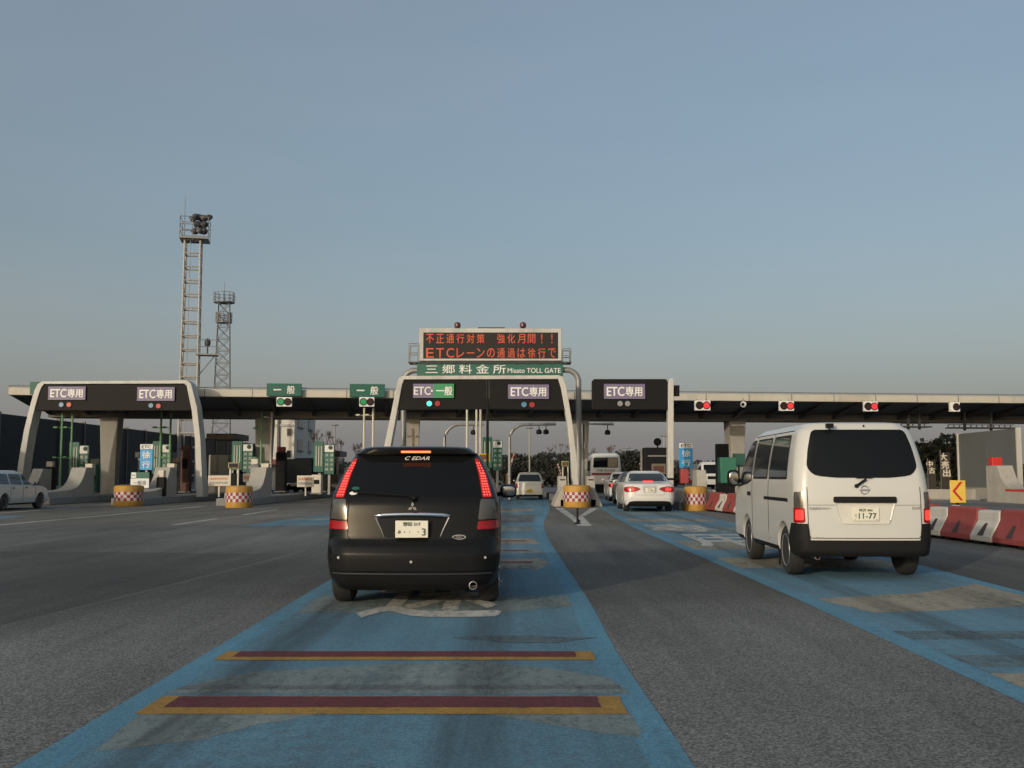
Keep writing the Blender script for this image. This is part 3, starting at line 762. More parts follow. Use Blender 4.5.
    w = MB(); ps = [(x, sh.rear_y(x, z) - .03, z) for x, z in ((.02, 1.075), (-.06, 1.10), (-.35, 1.118), (-.62, 1.135))]
    w.tube(ps, .008, 6); w.ball((.02, ps[0][1], 1.075), (.03, .03, .025), 10); w.build('rear_wiper', BLACKP, t)
    # bumper: bright-edged lower step, dark band, tow cover, exhaust
    st = MB(); zz = .345
    st.tube([(x, sh.rear_y(x, zz) - .004, zz) for x in np.linspace(-.80, .80, 33)], .011, 8); st.build('bumper_step', PAINT_GRY, t)
    patch(sh, 'rear', [(-.83, .375), (.83, .375), (.84, .53), (-.84, .53)], BLACKP, 'bumper_band', t, .003, rad=.02, cols=28)
    patch(sh, 'rear', [(-.74, .185), (.74, .185), (.80, .33), (-.80, .33)], BLACKP, 'bumper_valance', t, .003, rad=.02, cols=28)
    ex = MB().lathe([(.036, .10), (.042, -.02), (.034, -.024), (.030, .09)], (.62, .05, .235), 20, 0, 'y'); ex.build('exhaust_pipe', STEELRIM, t)
    sm = Seams()
    seam_on(sh, 'rear', [(-.655, 1.06), (-.665, .86), (-.655, .70), (-.60, .635), (.60, .635), (.655, .70), (.665, .86), (.655, 1.06)], sm, .005)
    for side in ('left', 'right'):
        for y in (1.38, 2.40): seam_on(sh, side, [(y, 1.02), (y, .42)], sm, .004)
    sm.build('panel_gap', BLACKP, t)
    sp = MB(); sp.tube([(x, sh.rear_y(x, 1.52) + .012, 1.520) for x in np.linspace(-.57, .57, 21)], .010, 6); sp.build('spoiler_lip', PAINT_BLK, t)
    MB().tube([(.30, .75, 1.60), (.30, .66, 1.72)], .004, 5).build('roof_aerial', BLACKP, t)
    return t
people_carrier().scale = (.965, 1, 1)

# ---- the white van in the right-hand lane
def white_van():
    sh = Shell(w=[(.29, .80), (.36, .83), (.5, .845), (1.0, .845), (1.25, .835), (1.5, .80), (1.8, .735), (1.88, .705), (1.925, .65)],
               r=[(.29, .10), (.36, .045), (.55, .04), (.95, .045), (1.2, .07), (1.5, .13), (1.8, .21), (1.88, .25), (1.925, .30)],
               f=[(.29, 4.5), (.4, 4.66), (.85, 4.62), (1.05, 4.45), (1.12, 4.35), (1.88, 3.55), (1.925, 3.4)],
               rc=[(.29, .16), (.9, .15), (1.5, .17), (1.925, .2)], fc=.35, bow=.05, fbow=.16, crown=.062, levels=52)
    t, body = base_vehicle('delivery_van', 'white high-sided van seen from behind, plate 11-77, charcoal rear bumper, in the right-hand blue lane', 'van', sh, PAINT_WHT,
                           (4.40, 12.88, 0), R(-1.7), (0.80, 3.22), .325, .195, STEELRIM, 0, wx=.825)
    patch(sh, 'rear', [(-.69, 1.39), (-.60, 1.29), (-.3, 1.262), (.3, 1.262), (.60, 1.29), (.69, 1.39), (.655, 1.62), (.585, 1.875), (-.585, 1.875), (-.655, 1.62)], GLASS_D, 'rear_window', t, .008, rad=.07, rows=26, cols=36)
    for s in (-1, 1):
        side = 'left' if s < 0 else 'right'
        for a, nm in (([(.60, 1.27), (1.62, 1.27), (1.62, 1.80), (.70, 1.80)], 'side_window'), ([(1.78, 1.27), (2.72, 1.27), (2.72, 1.80), (1.78, 1.80)], 'side_window'),
                      ([(2.88, 1.22), (3.95, 1.13), (3.45, 1.78), (2.88, 1.80)], 'door_window')):
            fr = patch(sh, side, [(a[0][0] - .035, a[0][1] - .03), (a[1][0] + .035, a[1][1] - .03), (a[2][0] + .03, a[2][1] + .03), (a[3][0] - .03, a[3][1] + .03)], BLACKP, 'window_frame', t, .002, rad=.07)
            patch(sh, side, a, GLASS_M, nm, fr, .006, rad=.05)
        if s < 0 or True:
            patch(sh, side, [(.52, .955), (1.95, .955), (1.95, 1.0), (.52, 1.0)], GREYP, 'door_rail', t, .006, rad=.01)
        h = MB().box((s * (sh.side_x(2.98, 1.02) + .012), 2.98, 1.02), (.03, .16, .06)); h.build('door_handle', BLACKP, t, bevel=.01)
        f = (lambda p: p) if s > 0 else mirror
        lamp = patch(sh, side, [(.0945, .70), (.20, .70), (.20, 1.09), (.1105, 1.09)], LENS_C, 'tail_lamp', t, .010, rad=.02, cols=20)
        patch(sh, side, [(.0942, .703), (.203, .703), (.203, .89), (.0985, .89)], LENS_R, 'red_lens', lamp, .014, rad=.015, cols=20)
        patch(sh, side, [(.1005, .735), (.165, .735), (.165, .865), (.103, .865)], LENS_RL, 'lit_brake_lens', lamp, .017, rad=.02)
        patch(sh, side, [(.17, .305), (.46, .305), (.46, .50), (.30, .70), (.14, .70)], GREYP, 'bumper_corner', t, .014, rad=.04)
        fl = MB().box((s * .79, 1.29, .22), (.02, .05, .26)); fl.build('mud_flap', BLACKP, t)
        wing_mirror(t, s, .86, 3.72, 1.25, BLACKP, (.19, .14, .27))
    patch(sh, 'rear', [(-.8445, .300), (.8445, .300), (.8445, .49), (-.8445, .49)], GREYP, 'rear_bumper', t, .020, .05, rad=.03, cols=36)
    for s in (-1, 1):
        f = (lambda p: p) if s > 0 else mirror
        patch(sh, 'rear', f([(.675, .46), (.8446, .46), (.8446, .695), (.70, .695)]), GREYP, 'bumper_corner', t, .017, .05, rad=.02, cols=16)
    patch(sh, 'rear', [(-.385, .955), (.385, .955), (.385, 1.03), (-.385, 1.03)], GREYP, 'handle_garnish', t, .030, .05, rad=.02)
    rec = patch(sh, 'rear', [(-.30, .70), (.30, .70), (.36, .93), (-.36, .93)], mat('recess_paint', (0.62, 0.60, 0.54), .4), 'plate_bay', t, .003, rad=.04)
    fr = MB()
    seam_on(sh, 'rear', [(-.365, .94), (-.305, .715), (-.27, .69), (.27, .69), (.305, .715), (.365, .94)], fr, .010)
    fr.build('bay_rim', PAINT_WHT, t)
    number_plate(t, (.0, .028, .815), [('所沢 400', 0, .30, .5, .20), ('11-77', .06, -.13, .66, .42), ('て', -.38, -.13, .07, .2), ('.', -.40, -.40, .03, .05), ('.', .40, -.40, .03, .05)], ink=GREEN_INK)
    yb = sh.rear_y(0, 1.11)
    e = MB().tube([(.05 * math.cos(R(a_)), -.006, .05 * math.sin(R(a_))) for a_ in range(0, 361, 15)], .0075, 6); e.box((0, -.010, 0), (.125, .014, .022)); e.build('emblem', SATIN, t, (0, yb - .003, 1.115))
    letter('badge_lettering', 'CARAVAN', INKGREY, t, (-.555, sh.rear_y(.55, .885) - .004, .885), .26, .030, .003, .01)
    letter('badge_lettering', 'DX', INKGREY, t, (.64, sh.rear_y(.64, .89) - .006, .89), .10, .032, .003, .01)
    letter('small_sticker', 'NOx・PM', INKGREY, t, (-.56, sh.rear_y(.56, .525) - .002, .525), .11, .012, .001)
    w = MB(); ps = [(x, sh.rear_y(x, z) - .035, z) for x, z in ((.02, 1.245), (-.03, 1.215), (-.10, 1.165))]
    w.tube(ps, .016, 7); w.ball((-.10, ps[-1][1] + .01, 1.165), .026, 8); w.box((.0, sh.rear_y(0, 1.268) - .03, 1.270), (.20, .02, .016)); w.build('rear_wiper', BLACKP, t)
    c = MB().box((-.37, .20, 1.925), (.085, .09, .055)); c.tube([(-.37, .235, 1.90), (-.345, .24, 1.86)], .008, 5); c.build('rear_camera', BLACKP, t, bevel=.008)
    MB().ball((.08, .27, 1.925), .014, 8).build('washer_jet', BLACKP, t)
    MB().lathe([(.028, .2), (.032, 0), (.026, -.004), (.024, .18)], (-.57, .16, .27), 16, 0, 'y').build('exhaust_pipe', STEELRIM, t)
    sm = Seams()
    seam_on(sh, 'rear', [(-.70, 1.15), (-.70, .56), (-.665, .515), (.665, .515), (.70, .56), (.70, 1.15)], sm, .005)
    seam_on(sh, 'rear', [(-.70, .925), (.70, .925)], sm, .003, off=-.001)
    for side in ('left', 'right'):
        seam_on(sh, side, [(1.68, 1.86), (1.68, .40)], sm, .005); seam_on(sh, side, [(2.80, 1.86), (2.80, .36)], sm, .005)
        seam_on(sh, side, [(.3, 1.875), (3.3, 1.875)], sm, .007)
    sm.build('panel_gap', GREYP, t)
    return t
white_van()

# ---- smaller traffic
def tail_pair(t, sh, poly, m, lit=None, litpoly=None, off=.01):
    for s in (-1, 1):
        f = (lambda p: p) if s > 0 else mirror
        l = patch(sh, 'rear', f(poly), m, 'tail_lamp', t, off, rad=.02)
        if lit: patch(sh, 'rear', f(litpoly), lit, 'lit_brake_lens', l, off + .004, rad=.03, rows=6, cols=6)
def sedan(label, paint, loc, rz, lit=True, group='cars queuing for the right-hand gate'):
    sh = Shell(w=[(.19, .80), (.3, .86), (.5, .895), (.8, .90), (.98, .865), (1.04, .80), (1.1, .765), (1.25, .70), (1.38, .61), (1.415, .55)],
               r=[(.19, .16), (.3, .05), (.5, 0), (.75, .02), (.93, .06), (.985, .12), (1.03, .42), (1.06, .68), (1.2, .98), (1.36, 1.36), (1.415, 1.52)],
               f=[(.19, 4.6), (.4, 4.78), (.65, 4.75), (.8, 4.5), (.93, 3.75), (.98, 3.45), (1.2, 3.0), (1.36, 2.65), (1.415, 2.5)],
               rc=[(.19, .2), (.6, .26), (.95, .24), (1.1, .2), (1.415, .2)], fc=.4, bow=.10, fbow=.15, crown=.045, levels=60)
    t, body = base_vehicle('saloon_car', label, 'car', sh, paint, loc, rz, (0.95, 3.75), .32, .21, ALLOY, 5, group, wx=.865)
    patch(sh, 'rear', [(-.70, 1.07), (.70, 1.07), (.585, 1.355), (-.585, 1.355)], GLASS_M, 'rear_window', t, .003, rad=.06)
    for side in ('left', 'right'):
        patch(sh, side, [(1.35, 1.06), (2.15, 1.03), (2.15, 1.33), (1.62, 1.34)], GLASS_M, 'side_window', t, .004, rad=.05)
        patch(sh, side, [(2.22, 1.03), (3.15, 1.02), (2.72, 1.31), (2.22, 1.33)], GLASS_M, 'side_window', t, .004, rad=.05)
    tail_pair(t, sh, [(.31, .80), (.48, .715), (.80, .69), (.885, .74), (.875, .87), (.66, .90), (.40, .865)], LENS_R, LENS_RL if lit else LENS_RD, [(.54, .74), (.74, .73), (.76, .85), (.56, .86)])
    patch(sh, 'rear', [(-.22, .665), (.22, .665), (.25, .89), (-.25, .89)], mat('plate_recess', (.35, .34, .32), .5), 'plate_bay', t, .004, rad=.03)
    number_plate(t, (0, sh.rear_y(0, .77) - .02, .77), [('11', -.1, -.1, .2, .4), ('30', .22, -.1, .3, .4), ('331', 0, .3, .4, .2)])
    if lit: MB().box((0, 1.0, 1.085), (.36, .05, .035)).build('high_stop_lamp', LENS_RL, t, (0, -.30, .0), bevel=.01)
    patch(sh, 'rear', [(-.80, .20), (.80, .20), (.72, .36), (.55, .39), (-.55, .39), (-.72, .36)], BLACKP, 'bumper_valance', t, .006, rad=.04, cols=24)
    patch(sh, 'rear', [(-.25, .905), (.25, .905), (.25, .925), (-.25, .925)], CHROME, 'boot_trim', t, .012, rad=.008)
    for s in (-1, 1): wing_mirror(t, s, .86, 3.15, 1.04, paint)
    sm = Seams(); seam_on(sh, 'rear', [(-.62, .93), (-.5, .60), (.5, .60), (.62, .93)], sm, .005)
    for side in ('left', 'right'):
        for y in (1.5, 2.2, 3.3): seam_on(sh, side, [(y, .98), (y, .35)], sm, .004)
    sm.build('panel_gap', BLACKP, t)
    return t
sedan('white saloon car braking on the blue lane, last in the queue for the right-hand gate', PAINT_PRL, (4.85, 36.4, 0), R(-1.5))
sedan('dark grey saloon car between the two white saloon cars in the queue', PAINT_GRY, (5.36, 43.2, 0), R(-1.5))
sedan('white saloon car ahead of the dark grey saloon car, behind the bus', PAINT_PRL, (5.62, 50.6, 0), R(-2))

def kei():
    sh = Shell(w=[(.18, .66), (.3, .72), (.55, .735), (.85, .735), (.98, .70), (1.2, .64), (1.36, .57), (1.40, .52)],
               r=[(.18, .1), (.3, .02), (.5, 0), (.8, .04), (.95, .1), (1.2, .25), (1.36, .36), (1.40, .44)],
               f=[(.18, 3.2), (.4, 3.38), (.7, 3.3), (.9, 2.9), (.96, 2.7), (1.36, 2.1), (1.40, 1.9)], rc=.16, fc=.3, bow=.06, fbow=.12, crown=.05, levels=40)
    t, b = base_vehicle('small_hatchback', 'small white hatchback with a yellow plate driving out of the middle gate', 'car', sh, PAINT_CRM, (.93, 54.5, 0), R(0), (.55, 2.85), .27, .16, STEELRIM, 0, wx=.70)
    patch(sh, 'rear', [(-.60, .96), (.60, .96), (.50, 1.32), (-.50, 1.32)], GLASS_M, 'rear_window', t, .004, rad=.06)
    for side in ('left', 'right'): patch(sh, side, [(.5, .97), (2.5, .95), (2.0, 1.32), (.65, 1.33)], GLASS_M, 'side_window', t, .004, rad=.05)
    tail_pair(t, sh, [(.61, .60), (.735, .60), (.72, .86), (.63, .86)], LENS_R)
    number_plate(t, (0, -.015, .47), [('480', 0, .3, .4, .2), ('62-15', 0, -.12, .7, .4)], face=PLATE_Y, ink=INKB)
    patch(sh, 'rear', [(-.7, .18), (.7, .18), (.7, .26), (-.7, .26)], BLACKP, 'bumper_valance', t, .01, rad=.02)
    for s in (-1, 1): wing_mirror(t, s, .72, 2.45, .98, BLACKP, (.16, .1, .13))
kei()

def bus():
    sh = Shell(w=[(.45, 1.08), (.6, 1.12), (1.2, 1.14), (1.8, 1.12), (2.5, 1.06), (2.75, 1.0), (2.82, .92)], r=[(.45, .06), (.7, 0), (1.7, .02), (2.6, .12), (2.82, .25)],
               f=[(.45, 6.9), (1.2, 7.0), (1.6, 6.9), (2.7, 6.5), (2.82, 6.3)], rc=.2, fc=.3, bow=.06, fbow=.1, crown=.09, levels=36)
    t, b = base_vehicle('minibus', 'white minibus with a maroon stripe across its tail, far ahead beyond the gate', 'bus', sh, PAINT_WHT, (6.85, 75.5, 0), R(-2), (1.3, 5.4), .38, .24, STEELRIM, 0, wx=1.08)
    patch(sh, 'rear', [(-.92, 1.83), (.92, 1.83), (.88, 2.58), (-.88, 2.58)], GLASS_D, 'rear_window', t, .004, rad=.1)
    patch(sh, 'rear', [(.14, 1.88), (.87, 1.88), (.84, 2.52), (.16, 2.52)], mat('bus_curtain', (.22, .18, .12), .6), 'window_curtain', t, .007, rad=.08)
    patch(sh, 'rear', [(-1.1, 1.28), (1.1, 1.28), (1.1, 1.46), (.5, 1.46), (.4, 1.42), (-.4, 1.42), (-.5, 1.46), (-1.1, 1.46)], mat('bus_maroon', (.20, .02, .03), .4), 'tail_stripe', t, .006, rad=.03, cols=24)
    letter('lettering', 'USE BUSES', INKB, t, (0, -.012 + sh.rear_y(0, 1.64), 1.64), 1.3, .16, .004, .02)
    for side in ('left', 'right'): patch(sh, side, [(.5, 1.6), (6.2, 1.6), (6.0, 2.4), (.5, 2.4)], GLASS_D, 'side_window', t, .004, rad=.08)
    tail_pair(t, sh, [(.82, .70), (1.0, .70), (1.0, .92), (.82, .92)], LENS_R)
    patch(sh, 'rear', [(-.95, .46), (.95, .46), (.95, .64), (-.95, .64)], BLACKP, 'rear_bumper', t, .03, rad=.04)
    MB().box((0, 0, 0), (.5, .04, .2)).build('number_plate', PLATE_W, t, (-.25, -.02, .86))
    MB().box((0, 1.0, .55), (1.9, .1, .6)).build('underbody', BLACKP, t, (0, -.8, -.30))
bus()

def wagon():
    sh = Shell(w=[(.20, .76), (.3, .81), (.5, .84), (.8, .84), (.92, .82), (1.1, .75), (1.38, .64), (1.43, .57)], r=[(.20, .12), (.35, 0), (.55, 0), (.85, .06), (.95, .12), (1.38, .34), (1.43, .42)],
               f=[(.20, 4.15), (.4, 4.3), (.68, 4.25), (.86, 3.9), (.93, 3.15), (1.38, 2.55), (1.43, 2.35)], rc=.18, fc=.35, bow=.06, fbow=.14, crown=.05, levels=44)
    t, b = base_vehicle('estate_car', 'white estate car at the left edge, heading for the left gates', 'car', sh, PAINT_WHT, (-19.35, 37.0, 0), R(-3.0), (.80, 3.35), .30, .185, STEELRIM, 0, wx=.81)
    patch(sh, 'rear', [(-.68, .95), (.68, .95), (.57, 1.34), (-.57, 1.34)], GLASS_M, 'rear_window', t, .004, rad=.05)
    for side in ('left', 'right'):
        for a in ([(.42, .96), (1.12, .95), (1.12, 1.34), (.56, 1.35)], [(1.2, .95), (2.0, .94), (2.0, 1.34), (1.2, 1.34)], [(2.07, .94), (3.0, .94), (2.5, 1.33), (2.07, 1.34)]):
            patch(sh, side, a, GLASS_M, 'side_window', t, .004, rad=.05)
        s = 1 if side == 'right' else -1
        for y in (1.35, 2.25): MB().box((s * .84, y, .82), (.03, .15, .035)).build('door_handle', BLACKP, t)
        patch(sh, side, [(.07, .62), (.2, .62), (.2, .86), (.09, .86)], LENS_R, 'tail_lamp', t, .006, rad=.02)
        patch(sh, side, [(0.0, .30), (.42, .30), (.42, .56), (.03, .56)], BLACKP, 'rear_bumper', t, .012, rad=.03)
    tail_pair(t, sh, [(.70, .62), (.838, .62), (.83, .86), (.72, .86)], LENS_R)
    patch(sh, 'rear', [(-.83, .28), (.83, .28), (.83, .56), (-.83, .56)], BLACKP, 'rear_bumper', t, .015, rad=.03, cols=24)
    for s in (-1, 1): wing_mirror(t, s, .82, 2.85, .98, BLACKP, (.18, .1, .14))
    sm = Seams()
    for y in (1.16, 2.04, 2.95): seam_on(sh, 'right', [(y, .93), (y, .32)], sm, .006)
    sm.build('panel_gap', BLACKP, t)
wagon()

def lorry(label, loc, rz, paint, box_m, bumper_m, facing=True):
    """cab-over lorry; local +y is its front"""
    sh = Shell(w=[(.45, .98), (.6, 1.05), (1.2, 1.08), (1.5, 1.06), (2.3, .98), (2.4, .9)], r=[(.45, 4.4), (2.4, 4.45)], f=[(.45, 6.2), (.9, 6.3), (1.3, 6.28), (2.3, 5.9), (2.4, 5.75)],
               rc=.1, fc=.2, bow=.02, fbow=.1, crown=.07, levels=30)
    t, b = base_vehicle('lorry', label, 'lorry', sh, paint, loc, rz, (1.0, 5.35), .42, .26, STEELRIM, 0, wx=1.04)
    patch(sh, 'front', [(-.88, 1.42), (.88, 1.42), (.83, 2.22), (-.83, 2.22)], GLASS_D, 'windscreen', t, .006, rad=.08)
    patch(sh, 'front', [(-.55, .92), (.55, .92), (.55, 1.2), (-.55, 1.2)], BLACKP, 'grille', t, .008, rad=.04)
    patch(sh, 'front', [(-1.0, .47), (1.0, .47), (1.0, .74), (-1.0, .74)], bumper_m, 'front_bumper', t, .03, rad=.04)
    for s in (-1, 1):
        f = (lambda p: p) if s > 0 else mirror
        patch(sh, 'front', f([(.68, .95), (.96, .95), (.96, 1.14), (.68, 1.14)]), LENS_C, 'headlight', t, .012, rad=.04)
        patch(sh, 'left' if s < 0 else 'right', [(4.9, 1.45), (5.8, 1.45), (5.65, 2.15), (4.9, 2.15)], GLASS_D, 'side_window', t, .005, rad=.06)
        wing_mirror(t, s, 1.12, 5.95, 1.8, BLACKP, (.2, .12, .4))
    bx = MB().box((0, 2.1, 1.55), (2.1, 4.3, 1.5)); bx.build('cargo_box', box_m, t, bevel=.03)
    ch = MB().box((0, 2.6, .62), (.9, 5.0, .24)); ch.build('chassis', BLACKP, t)
    for s in (-1, 1): MB().box((s * .85, -.06, .72), (.35, .04, .18)).build('tail_lamp', LENS_R, t)
    MB().box((0, -.06, .72), (.5, .03, .2)).build('number_plate', PLATE_W, t)
    for s in (-1, 1): MB().box((s * .7, 0, 0), (.6, .02, .5)).build('mud_flap', BLACKP, t, (0, .35, .4))
    return t
lorry('white cab-over lorry coming the other way, seen between the blue sign and the green box', (17.9, 98.0, 0), R(180), PAINT_WHT, mat('cargo_grey', (.16, .17, .18), .6), PAINT_WHT)
lorry('dark lorry with a blue load box in a left gate, before the cream building', (-13.45, 64, 0), R(1), PAINT_GRY, mat('cargo_blue', (.05, .075, .10), .5), BLACKP)

# ------------------------------------------------------------------ the long canopy and its columns
CA, CB = P(8, 391, 51.5), P(1240, 405, 59.0)
CA.z = CB.z = 0
cdir = (CB - CA).normalized(); cnor = Vector((-cdir.y, cdir.x, 0))
CL = (CB - CA).length
def can(px, d=0.0):                 # distance along the canopy front at picture column px, for a line d metres behind it
    k = (px - 512) / F_PX * 0.996; A = CA + cnor * d
    return (k * A.y - A.x) / (cdir.x - k * cdir.y)
def canp(px, d=0.0, z=0.0):
    p = CA + cdir * can(px, d) + cnor * d
    return Vector((p.x, p.y, z))
crz = math.atan2(cdir.y, cdir.x)
cano = thing('toll_canopy', 'long flat canopy with a cream fascia crossing the whole toll plaza', 'canopy', CA, crz)
def profile(pts, m, name, a=0.0, b=CL):
    v = MB(); n = len(pts)
    v.add([(a, d, z) for d, z in pts] + [(b, d, z) for d, z in pts], [tuple(range(n)), tuple(range(2 * n - 1, n - 1, -1))] + [(i, n + i, n + (i + 1) % n, (i + 1) % n) for i in range(n)])
    return v.build(name, m, cano, smooth=0, bevel=.01)
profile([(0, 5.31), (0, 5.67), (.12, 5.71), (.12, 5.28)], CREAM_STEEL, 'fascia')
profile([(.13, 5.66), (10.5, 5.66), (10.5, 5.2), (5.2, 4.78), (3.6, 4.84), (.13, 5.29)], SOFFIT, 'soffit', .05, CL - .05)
profile([(3.62, 4.40), (3.62, 4.82), (5.1, 4.76), (5.1, 4.40)], GIRDER, 'girder', .8, CL - .8)
rb = MB()
for k in range(34):
    x = .9 + k * (CL - 1.8) / 33
    rb.prism([(.2, 5.25), (3.58, 4.82), (3.58, 4.52), (.6, 5.14)], x - .07, x + .07, 'yz')
rb.build('roof_ribs', DARK_STEEL, cano, smooth=0)
gt = MB(); gt.tube([(0, .06, 5.78), (CL, .06, 5.78)], .035, 6); gt.build('roof_edge_rail', GREY_STEEL, cano)
def column(px, w_top, w_bot, zb=0.25):
    c = canp(px, 4.3)
    t = thing('canopy_column', '', 'column', (c.x, c.y, 0), crz, 'tapered concrete columns under the canopy')
    b = MB()
    def lv(w, d, z): return [(-w / 2, -d / 2, z), (w / 2, -d / 2, z), (w / 2, d / 2, z), (-w / 2, d / 2, z)]
    b.add(lv(w_bot, .9, 0) + lv(w_bot * 1.02, .95, 1.6) + lv(w_top, 1.2, 4.41), [(3, 2, 1, 0)] + [(4 * i + k, 4 * i + (k + 1) % 4, 4 * i + 4 + (k + 1) % 4, 4 * i + 4 + k) for i in range(2) for k in range(4)] + [(8, 9, 10, 11)])
    b.build('shaft', CONC, t, smooth=0, bevel=.03)
    MB().box((0, 0, .15), (w_bot + .35, 1.3, .3)).build('plinth', CONC_D, t, bevel=.02)
    return t
for px, lab in ((110, 'pale concrete column between the two lanes of the left gate frame'), (264, 'concrete column just left of the cream building'), (579.5, 'shaded concrete column right behind the middle gate frame foot'),
                (411, 'concrete column under the canopy right above the black people carrier'), (735.5, 'concrete column behind the front of the white van')):
    column(px, .95, .74)['label'] = lab

# ------------------------------------------------------------------ gate frames with lane boards
def board_lamps(t, spots):
    for px, py, Y, m, nm in spots:
        p = P(px, py, Y)
        MB().lathe([(.115, -.035), (.115, .0)], (0, 0, 0), 18, 0, 'y').build(nm, m, t, p)
        MB().lathe([(.16, -.02), (.16, .0)], (0, 0, 0), 18, 0, 'y').build('lamp_ring', BLACKP, t, p)
def poly_px(pix, Y): return [(P(x, y, Y).x, P(x, y, Y).z) for x, y in pix]
def rect_px(t, x0, y0, x1, y1, Y, m, name, th=.06, bevel=.01):
    a, b = P(x0, y1, Y), P(x1, y0, Y)
    return MB().box(((a.x + b.x) / 2, Y, (a.z + b.z) / 2), (b.x - a.x, th, b.z - a.z)).build(name, m, t, bevel=bevel)
def lane_face(t, x0, y0, x1, y1, Y, body, split=None):
    f = rect_px(t, x0, y0, x1, y1, Y, PURPLE, 'sign_face')
    a, b = P(x0, y1, Y), P(x1, y0, Y); w, h = b.x - a.x, b.z - a.z; cx, cz = (a.x + b.x) / 2, (a.z + b.z) / 2
    if split:
        MB().box((cx + w * .25, Y - .035, cz), (w * .5, .012, h)).build('green_half', LGREEN, f)
        letter('lettering', 'ETC', SWHITE, f, (cx - w * .27, Y - .045, cz), w * .40, h * .56, .01, .03)
        letter('lettering', '・一般', SWHITE, f, (cx + w * .20, Y - .045, cz), w * .52, h * .62, .01, .03)
    else:
        letter('lettering', 'ETC', SWHITE, f, (cx - w * .22, Y - .034, cz), w * .42, h * .60, .01, .035)
        letter('lettering', '専用', SWHITE, f, (cx + w * .225, Y - .034, cz), w * .40, h * .62, .01, .03)
    return f
def frame_prism(t, pix, Y, m, name, d0, d1):
    return MB().prism(poly_px(pix, Y), Y + d0, Y + d1, 'xz').build(name, m, t, smooth=0, bevel=.02)

Y1 = 51.0
t = thing('gate_frame', 'wide gate frame on the far left with two purple lane boards and red lamps', 'gate frame', (0, 0, 0), 0, 'gate frames over the toll lanes')
frame_prism(t, [(14, 495), (18.5, 460), (23.8, 430), (29.5, 407), (34, 391), (37.5, 384), (42, 381.3), (187, 380.2), (191, 383.5), (197, 407), (200.5, 440), (203, 497), (196.3, 497), (194.8, 440), (191.5, 410), (186.5, 386), (184, 383.6), (44, 384), (41, 388), (38.8, 394), (34.8, 408), (29.5, 430), (24.5, 460), (20.5, 495)], Y1, WHITE_STEEL, 'frame', 0, .85)
frame_prism(t, [(34.5, 410.5), (39, 394), (41.5, 388), (44, 384.6), (183.8, 384.2), (186.2, 387), (191.3, 410.5)], Y1, PANEL, 'board', .06, .30)
lane_face(t, 48, 386.5, 86, 400, Y1, 'ETC専用'); lane_face(t, 137, 387, 175, 401, Y1, 'ETC専用')
board_lamps(t, [(61.5, 404.7, Y1 + .06, SIG_B, 'blue_lamp'), (69, 404.7, Y1 + .06, SIG_RM, 'red_lamp'), (151, 405.5, Y1 + .06, SIG_B, 'blue_lamp'), (158.5, 406, Y1 + .06, SIG_RM, 'red_lamp')])

Y2 = 44.0
t = thing('gate_frame', 'gate frame in the middle, below the red message board, with one lit green lamp', 'gate frame', (0, 0, 0), 0, 'gate frames over the toll lanes')
frame_prism(t, [(374, 500), (384, 447), (397, 384), (399, 378), (403, 375.8), (559, 375.2), (563, 377), (566.3, 386), (572.3, 422), (576.5, 455), (580, 500), (573, 500), (570.8, 455), (567, 422), (561, 388), (558, 379), (404, 379.5), (402, 385), (390.5, 447), (382, 500)], Y2, WHITE_STEEL, 'frame', 0, .7)
frame_prism(t, [(397.6, 410), (402.5, 385), (404.5, 380), (486, 379.6), (486, 409)], Y2, PANEL, 'board', .06, .30)
frame_prism(t, [(489, 409), (489, 379.6), (557.5, 379.4), (560.5, 388), (565.5, 410)], Y2, PANEL, 'board', .06, .30)
lane_face(t, 413, 383.8, 454, 398, Y2, 'ETC', True); lane_face(t, 508, 384.5, 549, 399, Y2, 'ETC専用')
board_lamps(t, [(429.3, 403.6, Y2 + .06, SIG_G, 'green_lamp'), (437.5, 403.6, Y2 + .06, SIG_RD, 'red_lamp'), (524, 404.6, Y2 + .06, SIG_B, 'blue_lamp'), (532, 404.8, Y2 + .06, SIG_RD, 'red_lamp')])
frame_prism(t, [(486.2, 505), (486.2, 379.8), (488.8, 379.8), (488.8, 505)], Y2, BLACKP, 'middle_post', .05, .2)

Y3 = 44.0
t = thing('gate_frame', 'single gate frame right of the middle, purple board on one pale post, unlit lamps', 'gate frame', (0, 0, 0), 0, 'gate frames over the toll lanes')
frame_prism(t, [(592, 409.5), (592, 381), (594, 379), (666, 379), (667.5, 381), (667.5, 409.5)], Y3, PANEL, 'board', 0, .30)
lane_face(t, 604, 384, 645, 399, Y3 - .04, 'ETC専用')
frame_prism(t, [(668, 500), (668, 382), (670, 378.5), (673.6, 378.5), (673.6, 500)], Y3, WHITE_STEEL, 'post', -.05, .45)
frame_prism(t, [(667.4, 480.0), (667.4, 478), (674.2, 478), (674.2, 480)], Y3, BLACKP, 'post_band', -.1, .5)
frame_prism(t, [(673.8, 396), (673.8, 385), (680, 385), (680, 396)], Y3, BLACKP, 'side_board', .1, .25)
board_lamps(t, [(620, 403.6, Y3 + .0, STEELRIM, 'unlit_lamp'), (627.5, 403.6, Y3 + .0, STEELRIM, 'unlit_lamp')])

